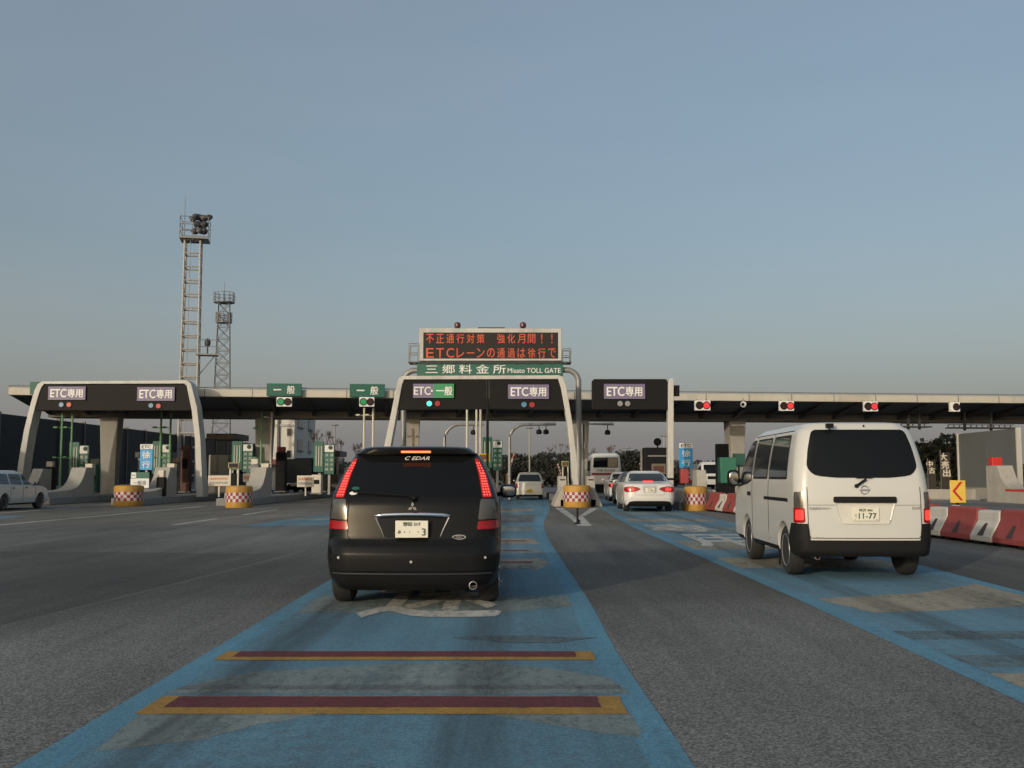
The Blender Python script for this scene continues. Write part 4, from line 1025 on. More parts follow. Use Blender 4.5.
# gantry with the message board and the name board
Y4 = 45.6
t = thing('sign_gantry', 'grey pipe gantry carrying the red LED message board and green name board', 'gantry', (0, 0, 0), 0)
def pp(x, y, Y=Y4): return P(x, y, Y)
def arc(c, r, a0, a1, n=8): return [(c[0] + r * math.cos(R(a0 + (a1 - a0) * i / n)), c[1] - r * math.sin(R(a0 + (a1 - a0) * i / n))) for i in range(n + 1)]
pth = [(403.5, 503), (403.5, 390)] + arc((415, 382), 11.5, 180, 90) + [(420, 370.5)]
b = MB().tube([pp(*q) for q in pth], .125, 12)
pth = [(578.5, 503), (578.5, 386)] + arc((566.5, 382), 12, 0, 90) + [(560, 370)]
b.tube([pp(*q) for q in pth], .125, 12); b.tube([pp(418, 371), pp(562, 371)], .1, 10)
b.build('pipe_frame', GREY_STEEL, t)
f = rect_px(t, 417, 363.5, 563, 376, Y4 - .2, SGREEN, 'name_board', .12)
a = pp(417, 376); c = pp(563, 363.5); wm = c.x - a.x; zc = (a.z + c.z) / 2
letter('lettering', '三郷料金所', SWHITE, f, (pp(466, 370).x, Y4 - .265, zc), pp(503, 0).x - pp(426, 0).x, .40, .01, .012, spacing=1.5)
letter('lettering', 'Misato TOLL GATE', SWHITE, f, (pp(534, 370).x, Y4 - .265, zc - .06), pp(559, 0).x - pp(508, 0).x, .215, .01, .012)
hs = rect_px(t, 419.5, 329, 561.5, 361.5, Y4, WHITE_STEEL, 'message_board', .5, .03)
rect_px(hs, 423.2, 332.5, 558.0, 358.6, Y4 - .25, LEDBG, 'led_screen', .02, 0)
def led_line(body, y0, y1, chars):
    x0, x1 = 424.8, 557
    pitch = (x1 - x0) / 13
    for i, ch in enumerate(body):
        if ch == ' ': continue
        cx = x0 + pitch * (i + .5); p = pp(cx, (y0 + y1) / 2, Y4 - .26)
        hh = (pp(0, y0).z - pp(0, y1).z); ww = pitch / F_PX * Y4 * .74
        k = {'ー': (1, .10), '！': (.14, 1)}.get(ch, (1, 1))
        letter('led_character', {'ー': '一', '！': '!'}.get(ch, ch), LEDTXT, hs, (p.x, Y4 - .262, p.z), ww * k[0], hh * k[1], .004, .008)
led_line('不正通行対策 強化月間！！', 334.0, 343.2, 13)
led_line('ETCレーンの通過は徐行で', 348.2, 357.6, 13)
for x in (457.5, 523):
    q = pp(x, 325.2); be = MB().lathe([(.07, -.14), (.13, -.10), (.15, 0), (.12, .1), (.04, .14)], (0, 0, 0), 16).build('beacon', mat('beacon_maroon', (.10, .03, .035), .3), t, q)
    MB().box((0, 0, -.2), (.08, .08, .14)).build('beacon_foot', DARK_STEEL, be)
q0, q1 = pp(478, 327.8), pp(505, 327.8); MB().box(((q0.x + q1.x) / 2, Y4, q0.z), (q1.x - q0.x, .1, .04)).build('top_bar', DARK_STEEL, t)
rl_ = MB()
for xs, top in (((409.5, 418.5), 344.5), ((562.5, 570.5), 349.5)):
    for x in xs:
        for dy in (-.3, .5): rl_.tube([P(x, 363.5, Y4) + Vector((0, dy, 0)), P(x, top, Y4) + Vector((0, dy, 0))], .022, 5)
    for y in (top, (top + 363) / 2): rl_.tube([P(xs[0], y, Y4) + Vector((0, -.3, 0)), P(xs[1], y, Y4) + Vector((0, -.3, 0))], .02, 5); rl_.tube([P(xs[0], y, Y4) + Vector((0, .5, 0)), P(xs[1], y, Y4) + Vector((0, .5, 0))], .02, 5)
rl_.tube([P(409.5, 363.5, Y4) + Vector((0, -.3, 0)), P(409.5, 344.5, Y4) + Vector((0, .5, 0))], .015, 4)
rl_.build('railing', GREY_STEEL, t)
wk = MB(); q0, q1 = pp(409, 363), pp(571, 363); wk.box(((q0.x + q1.x) / 2, Y4 + .1, q0.z), (q1.x - q0.x, .9, .05))
for k in range(13):
    x = q0.x + (q1.x - q0.x) * (k + .5) / 13; wk.box((x, Y4 - .25, q0.z - .03), (.12, .14, .1))
wk.build('catwalk', DARK_STEEL, t, smooth=0)

# boards and signals on the canopy edge
def edge_board(px0, px1, py0, py1, label, body):
    a, b = canp(px0, -.18), canp(px1, -.18); za, zb = P(0, py1, a.y).z, P(0, py0, a.y).z
    t = thing('lane_sign', label, 'sign', ((a.x + b.x) / 2, (a.y + b.y) / 2, (za + zb) / 2), crz, 'green lane signs on the canopy edge')
    w, h = (b - a).length, zb - za
    MB().box((0, 0, 0), (w, .22, h)).build('board', SGREEN, t, bevel=.01)
    if body:
        letter('lettering', '一', SWHITE, t, (-w * .19, -.115, 0), w * .22, h * .10, .008, .01); letter('lettering', '般', SWHITE, t, (w * .20, -.115, 0), w * .22, h * .64, .008, .02)
    for s in (-1, 1): MB().box((s * w * .3, .14, -.05), (.07, .14, h * .9)).build('bracket', GREY_STEEL, t)
edge_board(265, 300, 383.5, 396, 'green lane sign on the canopy edge above the cream building', True)
edge_board(348.5, 384, 384, 397, 'green lane sign on the canopy edge just left of the middle gate frame', True)
edge_board(27, 36, 382, 394, 'green lane sign mostly hidden behind the end of the left gate frame', False)
def signal(px, py, label, lamps, wpx=13.5, hpx=9.5):
    p = canp(px, -.25); z = P(0, py, p.y).z; k = p.y / F_PX
    t = thing('lane_signal', label, 'traffic light', (p.x, p.y, z), crz, 'white signal boxes below the canopy edge')
    MB().box((0, 0, 0), (wpx * k, .24, hpx * k)).build('housing', SWHITE, t, bevel=.015)
    n = len(lamps)
    for i, m in enumerate(lamps):
        x = ((i - (n - 1) / 2) * .46 + (.1 if n == 1 else 0)) * wpx * k
        rg = MB().lathe([(hpx * k * .40, -.13), (hpx * k * .40, -.10)], (0, 0, 0), 18, 0, 'y').build('lamp_ring', BLACKP, t, (x, 0, 0))
        MB().lathe([(hpx * k * .31, -.15), (hpx * k * .31, -.11)], (0, 0, 0), 18, 0, 'y').build('lamp', m, rg)
    for s in (-1, 1): MB().tube([(s * wpx * k * .3, .1, hpx * k * .4), (s * wpx * k * .3, .32, hpx * k * .5 + .12)], .03, 5).build('bracket', GREY_STEEL, t)
signal(283, 402, 'white signal box with a green lamp, below the green sign over the cream building', [SIG_GD, SIG_OFF], 15, 9.5)
signal(366, 402, 'white signal box with a green lamp, below the green sign beside the middle gate frame', [SIG_GD, SIG_OFF], 15, 9.5)
signal(703.5, 405.5, 'white signal box with a red lamp, nearest to the single purple lane board', [SIG_OFF, SIG_R], 15.5, 10)
signal(788, 406, 'white signal box with a red lamp, above the left half of the white van', [SIG_OFF, SIG_R], 14.5, 10)
signal(872.5, 406.5, 'white signal box with a red lamp, above the right half of the white van', [SIG_OFF, SIG_R], 14, 10)
signal(957, 407, 'narrow white signal box with a single dark lamp at the right', [SIG_OFF], 9.5, 9.5)
p = canp(745, -.2); p.z = P(0, 404.5, p.y).z
t = thing('dome_camera', 'small round white camera hanging below the canopy edge near the red signal', 'camera', p)
MB().ball((0, 0, 0), (.17, .17, .17), 16).build('shell', SWHITE, t); MB().ball((-.06, -.12, 0), (.10, .08, .10), 12).build('lens', BLACKP, t); MB().tube([(0, .05, .1), (0, .3, .45)], .03, 6).build('bracket', GREY_STEEL, t)
for px in (148, 192):
    pass
for px0, px1, py, lab in ((903, 931, 426, 'short dark walkway slung under the canopy just right of the white van'), (950, 1016, 427, 'long dark lattice walkway slung under the canopy at the right edge')):
    a, b = canp(px0, 2.6), canp(px1, 2.6); z = P(0, py, a.y).z; L = (b - a).length
    t = thing('service_walkway', lab, 'walkway', (a.x, a.y, z), crz)
    m = MB(); m.box((L / 2, 0, -.05), (L, .7, .07)); m.box((L / 2, 0, .14), (L, .05, .04))
    for k in range(int(L / .35) + 1): m.box((k * .35, 0, .05), (.035, .06, .2))
    m.build('deck', DARK_STEEL, t, smooth=0)
    for k in (.25, .65): MB().box((L * k, 0, .55), (.12, .12, 1.5)).build('hanger', DARK_STEEL, t)

# ------------------------------------------------------------------ toll islands
def kerb_island(x, y0, y1, w, label, skew=0.0):
    t = thing('toll_island', label, 'traffic island', (x, y0, 0), skew, 'raised concrete islands between the toll lanes')
    L = y1 - y0
    b = MB(); b.prism([(-w / 2, 0), (w / 2, 0), (w / 2, L), (-w / 2, L)], 0, .32, 'xy'); b.build('slab', CONC_D, t, smooth=0, bevel=.03)
    return t
def island_nose(t, y, w, h, x=0.0, length=5.2, pw=3.2):
    """concrete crash block: long low ramp rising into a curved fin"""
    pr = [(0, 0), (0, .55)]
    for i in range(15):
        u = i / 14; pr.append((length * (.10 + .72 * u), .55 + (.12 * u + (h - .67) * u ** pw)))
    pr += [(length * .87, h), (length, h), (length, 0)]
    return MB().prism([(y + a, b_) for a, b_ in pr], x - w / 2, x + w / 2, 'yz').build('crash_block', CONC, t, smooth=20, bevel=.02)
def drum(loc, label, r=.56, h=.86, stripes=False, flat=1.0):
    t = thing('crash_drum', label, 'crash cushion', loc, 0, 'ochre crash drums at the island noses')
    b = MB().lathe([(r * .97, 0), (r, .03), (r, h * .26)], (0, 0, 0), 32).build('base_band', BUOY_Y, t)
    n = 56; rows = 3
    def sel(i, k): return ((k // 2) + i) % 2
    c = MB().lathe([(r * .99, h * .262 + h * .42 * i / rows) for i in range(rows + 1)], (0, 0, 0), n, sel).build('checker_band', [BUOY_W, BUOY_R], t)
    d = MB().lathe([(r, h * .685), (r, h * .90), (r * .93, h * .97), (r * .6, h)], (0, 0, 0), 32).build('top_band', BUOY_Y, t)
    return t
def lane_poles(x, y, top, label, m=POLE_G, gap=.85, arms=(1.9, 3.5)):
    t = thing('lane_pole', label, 'pole', (x, y, .3), 0, 'thin poles rising to the canopy from the islands')
    b = MB(); b.tube([(0, 0, 0), (0, 0, top - .3)], .055, 8); b.lathe([(.13, 0), (.13, .05), (.06, .08)], (0, 0, 0), 10); b.build('pole', m, t)
    for z in arms:
        a = MB(); a.tube([(0, 0, z), (-.25, -.08, z + .02)], .025, 6); a.ball((-.30, -.1, z + .03), (.15, .08, .06), 8); a.build('lamp_arm', m, t)
    return t
def price_board(pxl, pyt, pxr, pyb, Y, label):
    k = Y / F_PX; a, b = P(pxl, pyb, Y), P(pxr, pyt, Y); w, h = b.x - a.x, b.z - a.z
    t = thing('price_board', label, 'sign', ((a.x + b.x) / 2, Y, .3), 0, 'tall green price boards on the islands')
    z0 = a.z - .3
    lb = MB().box((-w * .24, 0, z0 + h * .53), (w * .47, .12, h * .94)).build('left_panel', SGREEN, t, bevel=.015)
    rbp = MB().box((w * .26, -.05, z0 + h * .45), (w * .46, .12, h * .92)).build('right_panel', SGREEN, t, bevel=.015)
    MB().box((w * .26, -.12, z0 + h * .78), (w * .42, .04, h * .21)).build('white_square', SWHITE, rbp, bevel=.01)
    MB().lathe([(.5, -.02), (.5, 0)], (0, 0, 0), 14, 0, 'y').build('dark_spot', INKG, rbp, (w * .32, -.142, z0 + h * .81)).scale = (w * .2, 1, w * .2)
    m = MB()
    for j in range(3): m.box((-w * (.36 - .12 * j), -.065, z0 + h * .55), (w * .035, .012, h * .62))
    m.build('lettering_column', SCREAM, lb, smooth=0)
    for j, ch in enumerate('普大特軽'):
        for s, c2 in ((-.11, ch), (.11, '通型大車'[j])): letter('lettering', c2, SCREAM, rbp, (w * (.26 + s), -.112, z0 + h * (.58 - .145 * j)), w * .15, h * .085, .006)
    p = MB(); p.box((-w * .2, .03, z0 / 2), (.12, .1, z0 + .1)); p.box((w * .25, .03, z0 / 2), (.12, .1, z0 + .1)); p.build('post', GREY_STEEL, t, smooth=0)
def etc_sign(px, pyt, pyb, wpx, Y, label):
    a, b = P(px - wpx / 2, pyb, Y), P(px + wpx / 2, pyt, Y); w, h = b.x - a.x, b.z - a.z
    t = thing('slow_sign', label, 'sign', ((a.x + b.x) / 2, Y, .3), 0, 'blue slow-down signs topped ETC')
    z0 = a.z - .3
    bd = MB().box((0, 0, z0 + h * .40), (w, .08, h * .80)).build('blue_board', SBLUE, t, bevel=.01)
    tp = MB().box((0, 0, z0 + h * .91), (w, .08, h * .20)).build('top_board', SWHITE, t, bevel=.01)
    letter('lettering', 'ETC', INKB, tp, (0, -.045, z0 + h * .91), w * .74, h * .12, .006, .02)
    for ch, q in (('徐', .59), ('行', .21)): letter('lettering', ch, SWHITE, bd, (0, -.045, z0 + h * q), w * .62, h * .27, .006, .03)
    MB().box((0, .06, z0 / 2 + .2), (.09, .06, z0 + .4)).build('post', GREY_STEEL, t)
def text_board(px0, py0, px1, py1, Y, label, legs=1, lines=((INKO, 1), (INKGREY, 1))):
    a, b = P(px0, py1, Y), P(px1, py0, Y); w, h = b.x - a.x, b.z - a.z
    t = thing('notice_board', label, 'sign', ((a.x + b.x) / 2, Y, .3), 0, 'cream notice boards beside the lanes')
    z0 = a.z - .3
    bd = MB().box((0, 0, z0 + h / 2), (w, .06, h)).build('board', SCREAM, t, bevel=.01)
    n = len(lines)
    for i, (m_, _) in enumerate(lines):
        g = MB(); rr = random.Random(int(px0) + i)
        x = -w * .42
        while x < w * .40:
            cw = w * rr.uniform(.035, .07); g.box((x + cw / 2, -.034, z0 + h * (1 - (i + .8) / (n + .6)) + rr.uniform(-.01, .01)), (cw, .006, h * .5 / n * rr.uniform(.6, 1))); x += cw + w * .022
        g.build('lettering_row', m_, bd, smooth=0)
    for s in ([0] if legs == 1 else [-1, 1]): MB().box((s * w * .33, .05, z0 / 2), (.07, .06, z0 + .1)).build('post', SCREAM, t)
def display_stand(px0, py0, px1, py1, Y, label, screen=LEDBG, frame=None, zb=.3):
    a, b = P(px0, py1, Y), P(px1, py0, Y); w, h = b.x - a.x, b.z - a.z
    t = thing('fee_display', label, 'display', ((a.x + b.x) / 2, Y, zb), 0, 'small fee displays on the islands')
    z0 = a.z - zb
    f = MB().box((0, 0, z0 + h / 2), (w, .22, h)).build('housing', frame or mat('display_ochre', (.30, .24, .10), .5), t, bevel=.02)
    MB().box((0, -.115, z0 + h / 2), (w * .80, .02, h * .68)).build('screen', screen, f)
    for s in (-1, 1): MB().box((s * w * .34, .02, z0 / 2), (w * .14, .1, z0 + .02)).build('leg', SCREAM, t)
    MB().box((0, .05, z0 * .42), (w * .46, .3, z0 * .84)).build('cabinet', BLACKP, t, bevel=.02)
def gate_arm(px, py0, py1, dx, Y, label):
    a, b = P(px, py1, Y), P(px + dx, py0, Y)
    t = thing('barrier_arm', label, 'barrier', (a.x, Y, .3), 0, 'raised barrier arms at the gates')
    MB().box((0, .1, (a.z - .3) / 2), (.28, .3, a.z - .25)).build('motor_box', mat('gate_box', (.16, .12, .07), .6), t, bevel=.02)
    v = MB(); n = 7; d = Vector((b.x - a.x, 0, b.z - a.z)); z0 = Vector((0, -.1, a.z - .35))
    for i in range(n): v.tube([z0 + d * (i / n), z0 + d * ((i + 1) / n)], .05, 6, i % 2)
    v.build('arm', [mat('arm_white', (.62, .52, .48), .5), mat('arm_red', (.36, .10, .08), .5)], t)
def booth(x, y, label, w=1.5, d=2.4, h=2.5, m=None):
    t = thing('toll_booth', label, 'toll booth', (x, y, .32), 0, 'toll booths standing on the islands')
    m = m or mat('booth_brown', (.09, .075, .065), .55, dirt=.2)
    MB().box((0, 0, .5), (w, d, 1.0)).build('wall', m, t, bevel=.02)
    for sx in (-1, 1):
        for sy in (-1, 1): MB().box((sx * (w / 2 - .05), sy * (d / 2 - .05), 1.55), (.1, .1, 1.1)).build('corner_post', GREY_STEEL, t)
    MB().box((0, 0, 1.55), (w - .06, d - .06, 1.096)).build('glazing', GLASS_M, t)
    MB().box((0, 0, h - .28), (w + .25, d + .3, .34)).build('roof', m, t, bevel=.03)

KX = {'a': -20.75, 'b': -16.35, 'c': -11.75, 'd': -6.9, 'e': -1.95, 'f': 2.72, 'g': 6.95}
names = {'a': 'narrow raised island behind the white estate car', 'b': 'raised island with a crash drum in front, under the left gate frame', 'c': 'raised island with a crash drum, right of the left gate frame',
         'd': 'raised island mostly hidden by the left side of the black people carrier', 'e': 'raised island behind the black people carrier, under the middle gate frame',
         'f': 'raised island with a crash drum in the middle of the picture, foot of the gantry', 'g': 'raised island with a striped crash drum right of the white saloon car'}
for k, (y0, y1) in dict(a=(45, 78), b=(44, 78), c=(43.5, 80), d=(44, 80), e=(43.5, 80), f=(42.6, 80), g=(38.4, 78)).items():
    isl = kerb_island(KX[k], y0, y1, 1.35 if k in 'abcd' else 1.5, names[k], {'a': 0, 'b': R(.5), 'g': R(-1)}.get(k, 0))
    if k in 'abcd':
        nose = island_nose(isl, .1, .72, 1.66, 0, 5.4, 7.5)
        if k == 'a': island_nose(isl, .6, .5, 1.6, -2.2, 5.4, 7.5)
        MB().box((-.02, 5.9, 1.55), (.36, .4, .6)).build('sensor_box', SCREAM, isl, bevel=.02)
    elif k == 'f':
        v = MB(); v.prism([(-1.02, 0), (1.02, 0), (.66, .80), (-.66, .80)], 0, 3.0, 'xz'); v.build('crash_block', CONC, isl, smooth=0, bevel=.03)
        for s in (-1, 1):
            q = MB(); q.prism([(.6, .3), (1.0, 1.25), (2.0, 1.25), (2.4, .3)], s * .60 - .17, s * .60 + .17, 'yz'); q.build('crash_fin', CONC, isl, smooth=0, bevel=.02)
            MB().box((s * .60, .95, 1.08), (.22, .05, .09)).build('fin_slot', BLACKP, isl)
    elif k == 'g':
        v = MB(); v.prism([(-.75, 0), (.75, 0), (.6, .75), (-.6, .75)], 0, 3.2, 'xz'); v.build('crash_block', CONC, isl, smooth=0, bevel=.03)
        q = MB(); q.prism([(2.2, .3), (2.5, 1.5), (3.4, 1.5), (3.8, .3)], .30, .68, 'yz'); q.build('crash_fin', CONC, isl, smooth=0, bevel=.02)
        MB().box((.25, 5.4, 1.25), (.34, .4, .62)).build('red_cabinet', mat('cabinet_red', (.30, .04, .04), .5), isl, bevel=.03)
p = G(124, 506.5); drum((p.x, p.y + .5, 0), 'ochre crash drum with maroon checks in front of the left gate frame', .60, .88)
p = G(235.5, 508); drum((p.x, p.y + .5, 0), 'ochre crash drum with maroon checks, right of the left gate frame post', .53, .88)
p = G(578, 507.5); drum((p.x, p.y + .5, 0), 'ochre crash drum with maroon checks in the middle at the foot of the gantry', .56, .90)
p = G(698, 511); drum((p.x, p.y + .4, 0), 'ochre crash drum between the white saloon car and the white van', .42, .90)
d = thing('lane_post', 'thin black delineator post standing on the white road marking', 'post', G(577.5, 524))
MB().tube([(0, 0, 0), (0, 0, .42)], .028, 8).build('post', BLACKP, d); MB().lathe([(.09, 0), (.09, .03), (.03, .05)], (0, 0, 0), 12).build('foot', BLACKP, d)

# poles
for px, Y, top, lab in ((62, 55, 4.6, 'left one of the thin green poles in the left opening'), (72, 55, 4.6, 'green pole right beside the leftmost price board'),
                        (161, 55, 4.6, 'green pole directly right of the left blue slow-down sign'), (170.5, 55, 4.6, 'green pole beside the price board in the left gate'),
                        (261.5, 56, 4.7, 'green pole standing against the concrete column left of the cream building')):
    lane_poles(P(px, 430, Y).x, Y, top, lab)
for px, Y, top, lab in ((271.5, 56, 4.7, 'pale pole in front of the cream building'), (364, 54, 4.8, 'pale pole left of the middle gate frame leg'), (373, 54, 4.8, 'pale pole next to the middle gate frame leg'),
                        (467, 52, 5.1, 'pale pole left of the black middle post'), (476.5, 52, 5.1, 'pale pole just left of the black middle post'), (480.5, 51, 5.3, 'tallest pale pole touching the black middle post')):
    lane_poles(P(px, 430, Y).x, Y, top, lab, SCREAM, arms=(4.1,) if px < 400 else ())
price_board(68, 442, 90.5, 478, 56, 'green price board at the far left, behind the two thin green poles')
price_board(151.5, 441, 172.5, 476, 56, 'green price board just right of the left blue slow-down sign')
price_board(231, 441, 254, 472, 56, 'green price board left of the concrete column by the cream building')
price_board(313, 441.5, 335, 474, 56, 'green price board left of the black people carrier')
price_board(482, 437, 502.5, 470, 52, 'green price board right of the black people carrier')
etc_sign(146.5, 444.5, 470, 13.5, 50, 'blue slow-down sign in the left gate, beside a green pole')
etc_sign(686, 443.5, 468, 13, 46, 'blue slow-down sign right of the pale gate post')
text_board(208, 475.5, 230, 486, 50, 'cream notice board just right of the left gate frame post')
text_board(243, 473.5, 258.5, 482, 54, 'cream notice board below the price board by the column', lines=((INKO, 1),))
text_board(297, 475.5, 314, 487, 52, 'cream notice board in front of the dark lorry')
def green_top_board():
    Y = 47.0; a, b = P(130.5, 488, Y), P(149.5, 472, Y); w, h = b.x - a.x, b.z - a.z
    t = thing('lane_notice', 'white notice board with a green header behind the leftmost crash drum', 'sign', ((a.x + b.x) / 2, Y, .3)); z0 = a.z - .3
    MB().box((0, 0, z0 + h * .3), (w, .06, h * .6)).build('white_panel', SWHITE, t, bevel=.01)
    g = MB().box((0, 0, z0 + h * .8), (w, .06, h * .39)).build('green_panel', SGREEN, t, bevel=.01)
    MB().box((-w * .33, -.035, z0 + h * .8), (w * .26, .012, h * .34)).build('white_square', SWHITE, g)
    letter('lettering', '一', INKG, t, (-w * .33, -.045, z0 + h * .8), w * .16, h * .04, .004, .02)
    letter('lettering', '一般車', INKGREY, t, (0, -.034, z0 + h * .32), w * .7, h * .3, .004, .02)
    MB().box((0, .06, z0 / 2), (.1, .06, z0 + .4)).build('post', GREY_STEEL, t)
    c = thing('pale_cabinet', 'small cream cabinet beside the white notice board', 'cabinet', (P(157.5, 470, Y).x, Y + .6, .3))
    MB().box((0, 0, .45), (.36, .36, .9)).build('body', GREYP, c, bevel=.02); MB().box((0, 0, 1.05), (.30, .30, .34)).build('head', SCREAM, c, bevel=.04)
green_top_board()
display_stand(228.5, 462.5, 240, 468.5, 47.5, 'fee display on two pale legs behind the second crash drum from the left')
display_stand(478.5, 453.5, 490, 461, 47.5, 'fee display with a yellow frame beside the black people carrier', mat('display_red', (.13, .035, .02), .5), mat('frame_yellow', (.55, .36, .05), .5))
display_stand(561.5, 461, 569, 466.5, 47.5, 'fee display left of the middle gate frame foot', mat('display_brown', (.10, .05, .02), .5), mat('frame_olive', (.25, .27, .14), .5))
gate_arm(508, 451, 474, 6.5, 60, 'raised barrier arm above the small white hatchback, on its left')
gate_arm(561, 463, 473, -3.5, 60, 'raised barrier arm left of the middle gate frame foot')
gate_arm(642, 462, 476, -2.5, 60, 'raised barrier arm between the minibus and the grey toll machine')
booth(KX['b'] + .1, 59.0, 'brown toll booth inside the left gate frame', 1.4, 2.6, 3.4)
booth(KX['c'] + .2, 66.0, 'brown toll booth beside the dark lorry', 1.3, 2.4, 2.6)
booth(KX['a'] + .1, 60, 'brown toll booth behind the white estate car', 1.3, 2.4, 2.4)
booth(KX['d'] + .1, 62, 'brown toll booth left of the black people carrier', 1.3, 2.4, 2.4)
def equipment(px, Y, h, w, label, m, head=None, name='lane_cabinet'):
    t = thing(name, label, 'cabinet', (P(px, 440, Y).x, Y, .32), 0, 'equipment cabinets on the islands')
    MB().box((0, 0, h / 2), (w, w * 1.1, h)).build('body', m, t, bevel=.03)
    MB().box((0, -w * .56, h * .62), (w * .62, .03, h * .22)).build('door_panel', BLACKP, t, bevel=.008)
    if head: MB().box((0, -.05, h + .16), (w * .8, w * .7, .30)).build('head', head, t, bevel=.04)
    MB().box((0, 0, .03), (w + .12, w * 1.1 + .12, .07)).build('plinth', CONC_D, t)
equipment(96, 57, 1.55, .5, 'green cabinet right of the leftmost price board', mat('cabinet_green', (.03, .16, .10), .5, dirt=.2), SCREAM)
equipment(52, 56, 1.4, .45, 'pale headed cabinet left of the two thin green poles', GREYP, SCREAM)
equipment(187, 58, 2.6, .5, 'tall rusty brown cabinet inside the left gate, beside the frame post', mat('rust_brown', (.12, .055, .04), .7, dirt=.3))
equipment(178, 60, 1.7, .5, 'blue grey cabinet behind the crash block in the left gate', mat('blue_grey', (.10, .13, .16), .5, dirt=.2), SCREAM)
equipment(282, 60, 2.3, .55, 'red headed cabinet in front of the cream building', GREYP, mat('cabinet_red', (.30, .04, .04), .5))
equipment(318, 54, 1.0, .5, 'low cream cabinet beneath the price board left of the people carrier', SCREAM)
equipment(326, 60, 1.9, .5, 'dark cabinet with a pale head next to the people carrier tail lamp', PANEL, SCREAM)
equipment(256, 53, 1.5, .45, 'pale headed cabinet left of the column beside the second crash block', CONC_D, SCREAM)
# grey toll machine left of the single frame's post, with a round dark lamp on top
Y = 49.0; a, b = P(645.5, 500, Y), P(667.5, 447.5, Y)
t = thing('toll_machine', 'grey toll machine with a dark red display beside the pale single gate post', 'machine', ((a.x + b.x) / 2, Y + .6, .3))
w = b.x - a.x; h = b.z - .3
MB().box((0, 0, h / 2), (w, 1.2, h)).build('body', GREYP, t, bevel=.03)
MB().box((.05, -.62, h - .40), (w * .85, .06, .06)).build('ledge', GREY_STEEL, t); MB().box((.1, -.62, h - 1.02), (w * .62, .06, .50)).build('display_frame', mat('frame_brown', (.16, .13, .10), .5), t, bevel=.01)
MB().box((.1, -.65, h - 1.02), (w * .46, .03, .30)).build('display', mat('display_dark_red', (.09, .03, .02), .5), t)
MB().lathe([(.16, -.08), (.19, 0), (.16, .08)], (.12, -.2, h + .28), 18, 0, 'y').build('round_lamp', BLACKP, t); MB().box((.12, -.2, h + .06), (.06, .06, .14)).build('lamp_stem', BLACKP, t)
MB().box((-w * .62, -.2, h * .5), (.08, .1, h)).build('side_post', GREY_STEEL, t)
# camera gantries beyond the booths
def camera_gantry(pts, cams, Y, label):
    t = thing('camera_gantry', label, 'gantry', (0, 0, 0), 0, 'curved pipe gantries with hanging cameras')
    MB().tube([P(x, y, Y) for x, y in pts], .085, 10).build('pipe', GREY_STEEL, t)
    for x, y in cams:
        p = P(x, y, Y); c = MB(); c.tube([(0, 0, 0), (0, 0, -.28)], .03, 6); c.build('drop_rod', DARK_STEEL, t, p)
        MB().lathe([(.06, .12), (.14, .06), (.16, -.08), (.10, -.14)], (0, 0, -.38), 12).build('camera', BLACKP, t, p)
camera_gantry([(444.5, 505), (444.5, 444)] + arc((460, 440), 15.5, 180, 95) + [(484, 424)], [(473.5, 425)], 55, 'curved pipe gantry with one hanging camera, left of the black middle post')
camera_gantry([(509.5, 505), (509.5, 444)] + arc((525, 440), 15.5, 180, 95) + [(556, 424)], [(539, 424.5), (546, 424.5)], 55, 'curved pipe gantry with two hanging cameras over the small white hatchback')
camera_gantry([(584, 505), (584, 424), (613.5, 424)], [(607.5, 425)], 55, 'straight pipe gantry with one hanging camera above the minibus')
# dark pylon and green box behind the van
Y = 52.0; a, b = P(717, 500, Y), P(727.5, 444, Y)
t = thing('black_pylon', 'tall black pylon left of the concrete column behind the van', 'pylon', ((a.x + b.x) / 2, Y, 0)); MB().box((0, 0, b.z / 2), (b.x - a.x, .6, b.z)).build('shaft', PANEL, t, bevel=.02); MB().box((-.26, -.1, 2.2), (.12, .3, .5)).build('lamp_box', BLACKP, t)
Y = 48.5; a, b = P(719.5, 500, Y), P(735, 457.5, Y)
t = thing('green_cabinet', 'green roadside cabinet right in front of the black pylon', 'cabinet', ((a.x + b.x) / 2, Y, 0)); MB().box((0, 0, b.z - .6), (b.x - a.x, .7, 1.2)).build('box', mat('cabinet_green', (.03, .16, .10), .5, dirt=.2), t, bevel=.04); MB().box((.05, 0, (b.z - 1.2) / 2), (.5, .5, b.z - 1.2)).build('stand', BLACKP, t)
a, b = P(733, 470, 50), P(745, 453, 50)
t = thing('green_sign', 'small dark green sign beside the concrete column behind the van', 'sign', ((a.x + b.x) / 2, 50, 0)); MB().box((0, 0, b.z - .35), (.6, .1, .65)).build('board', mat('dim_green', (.02, .09, .06), .5), t); MB().box((0, .08, (b.z - .6) / 2), (.08, .08, b.z - .6)).build('post', DARK_STEEL, t)

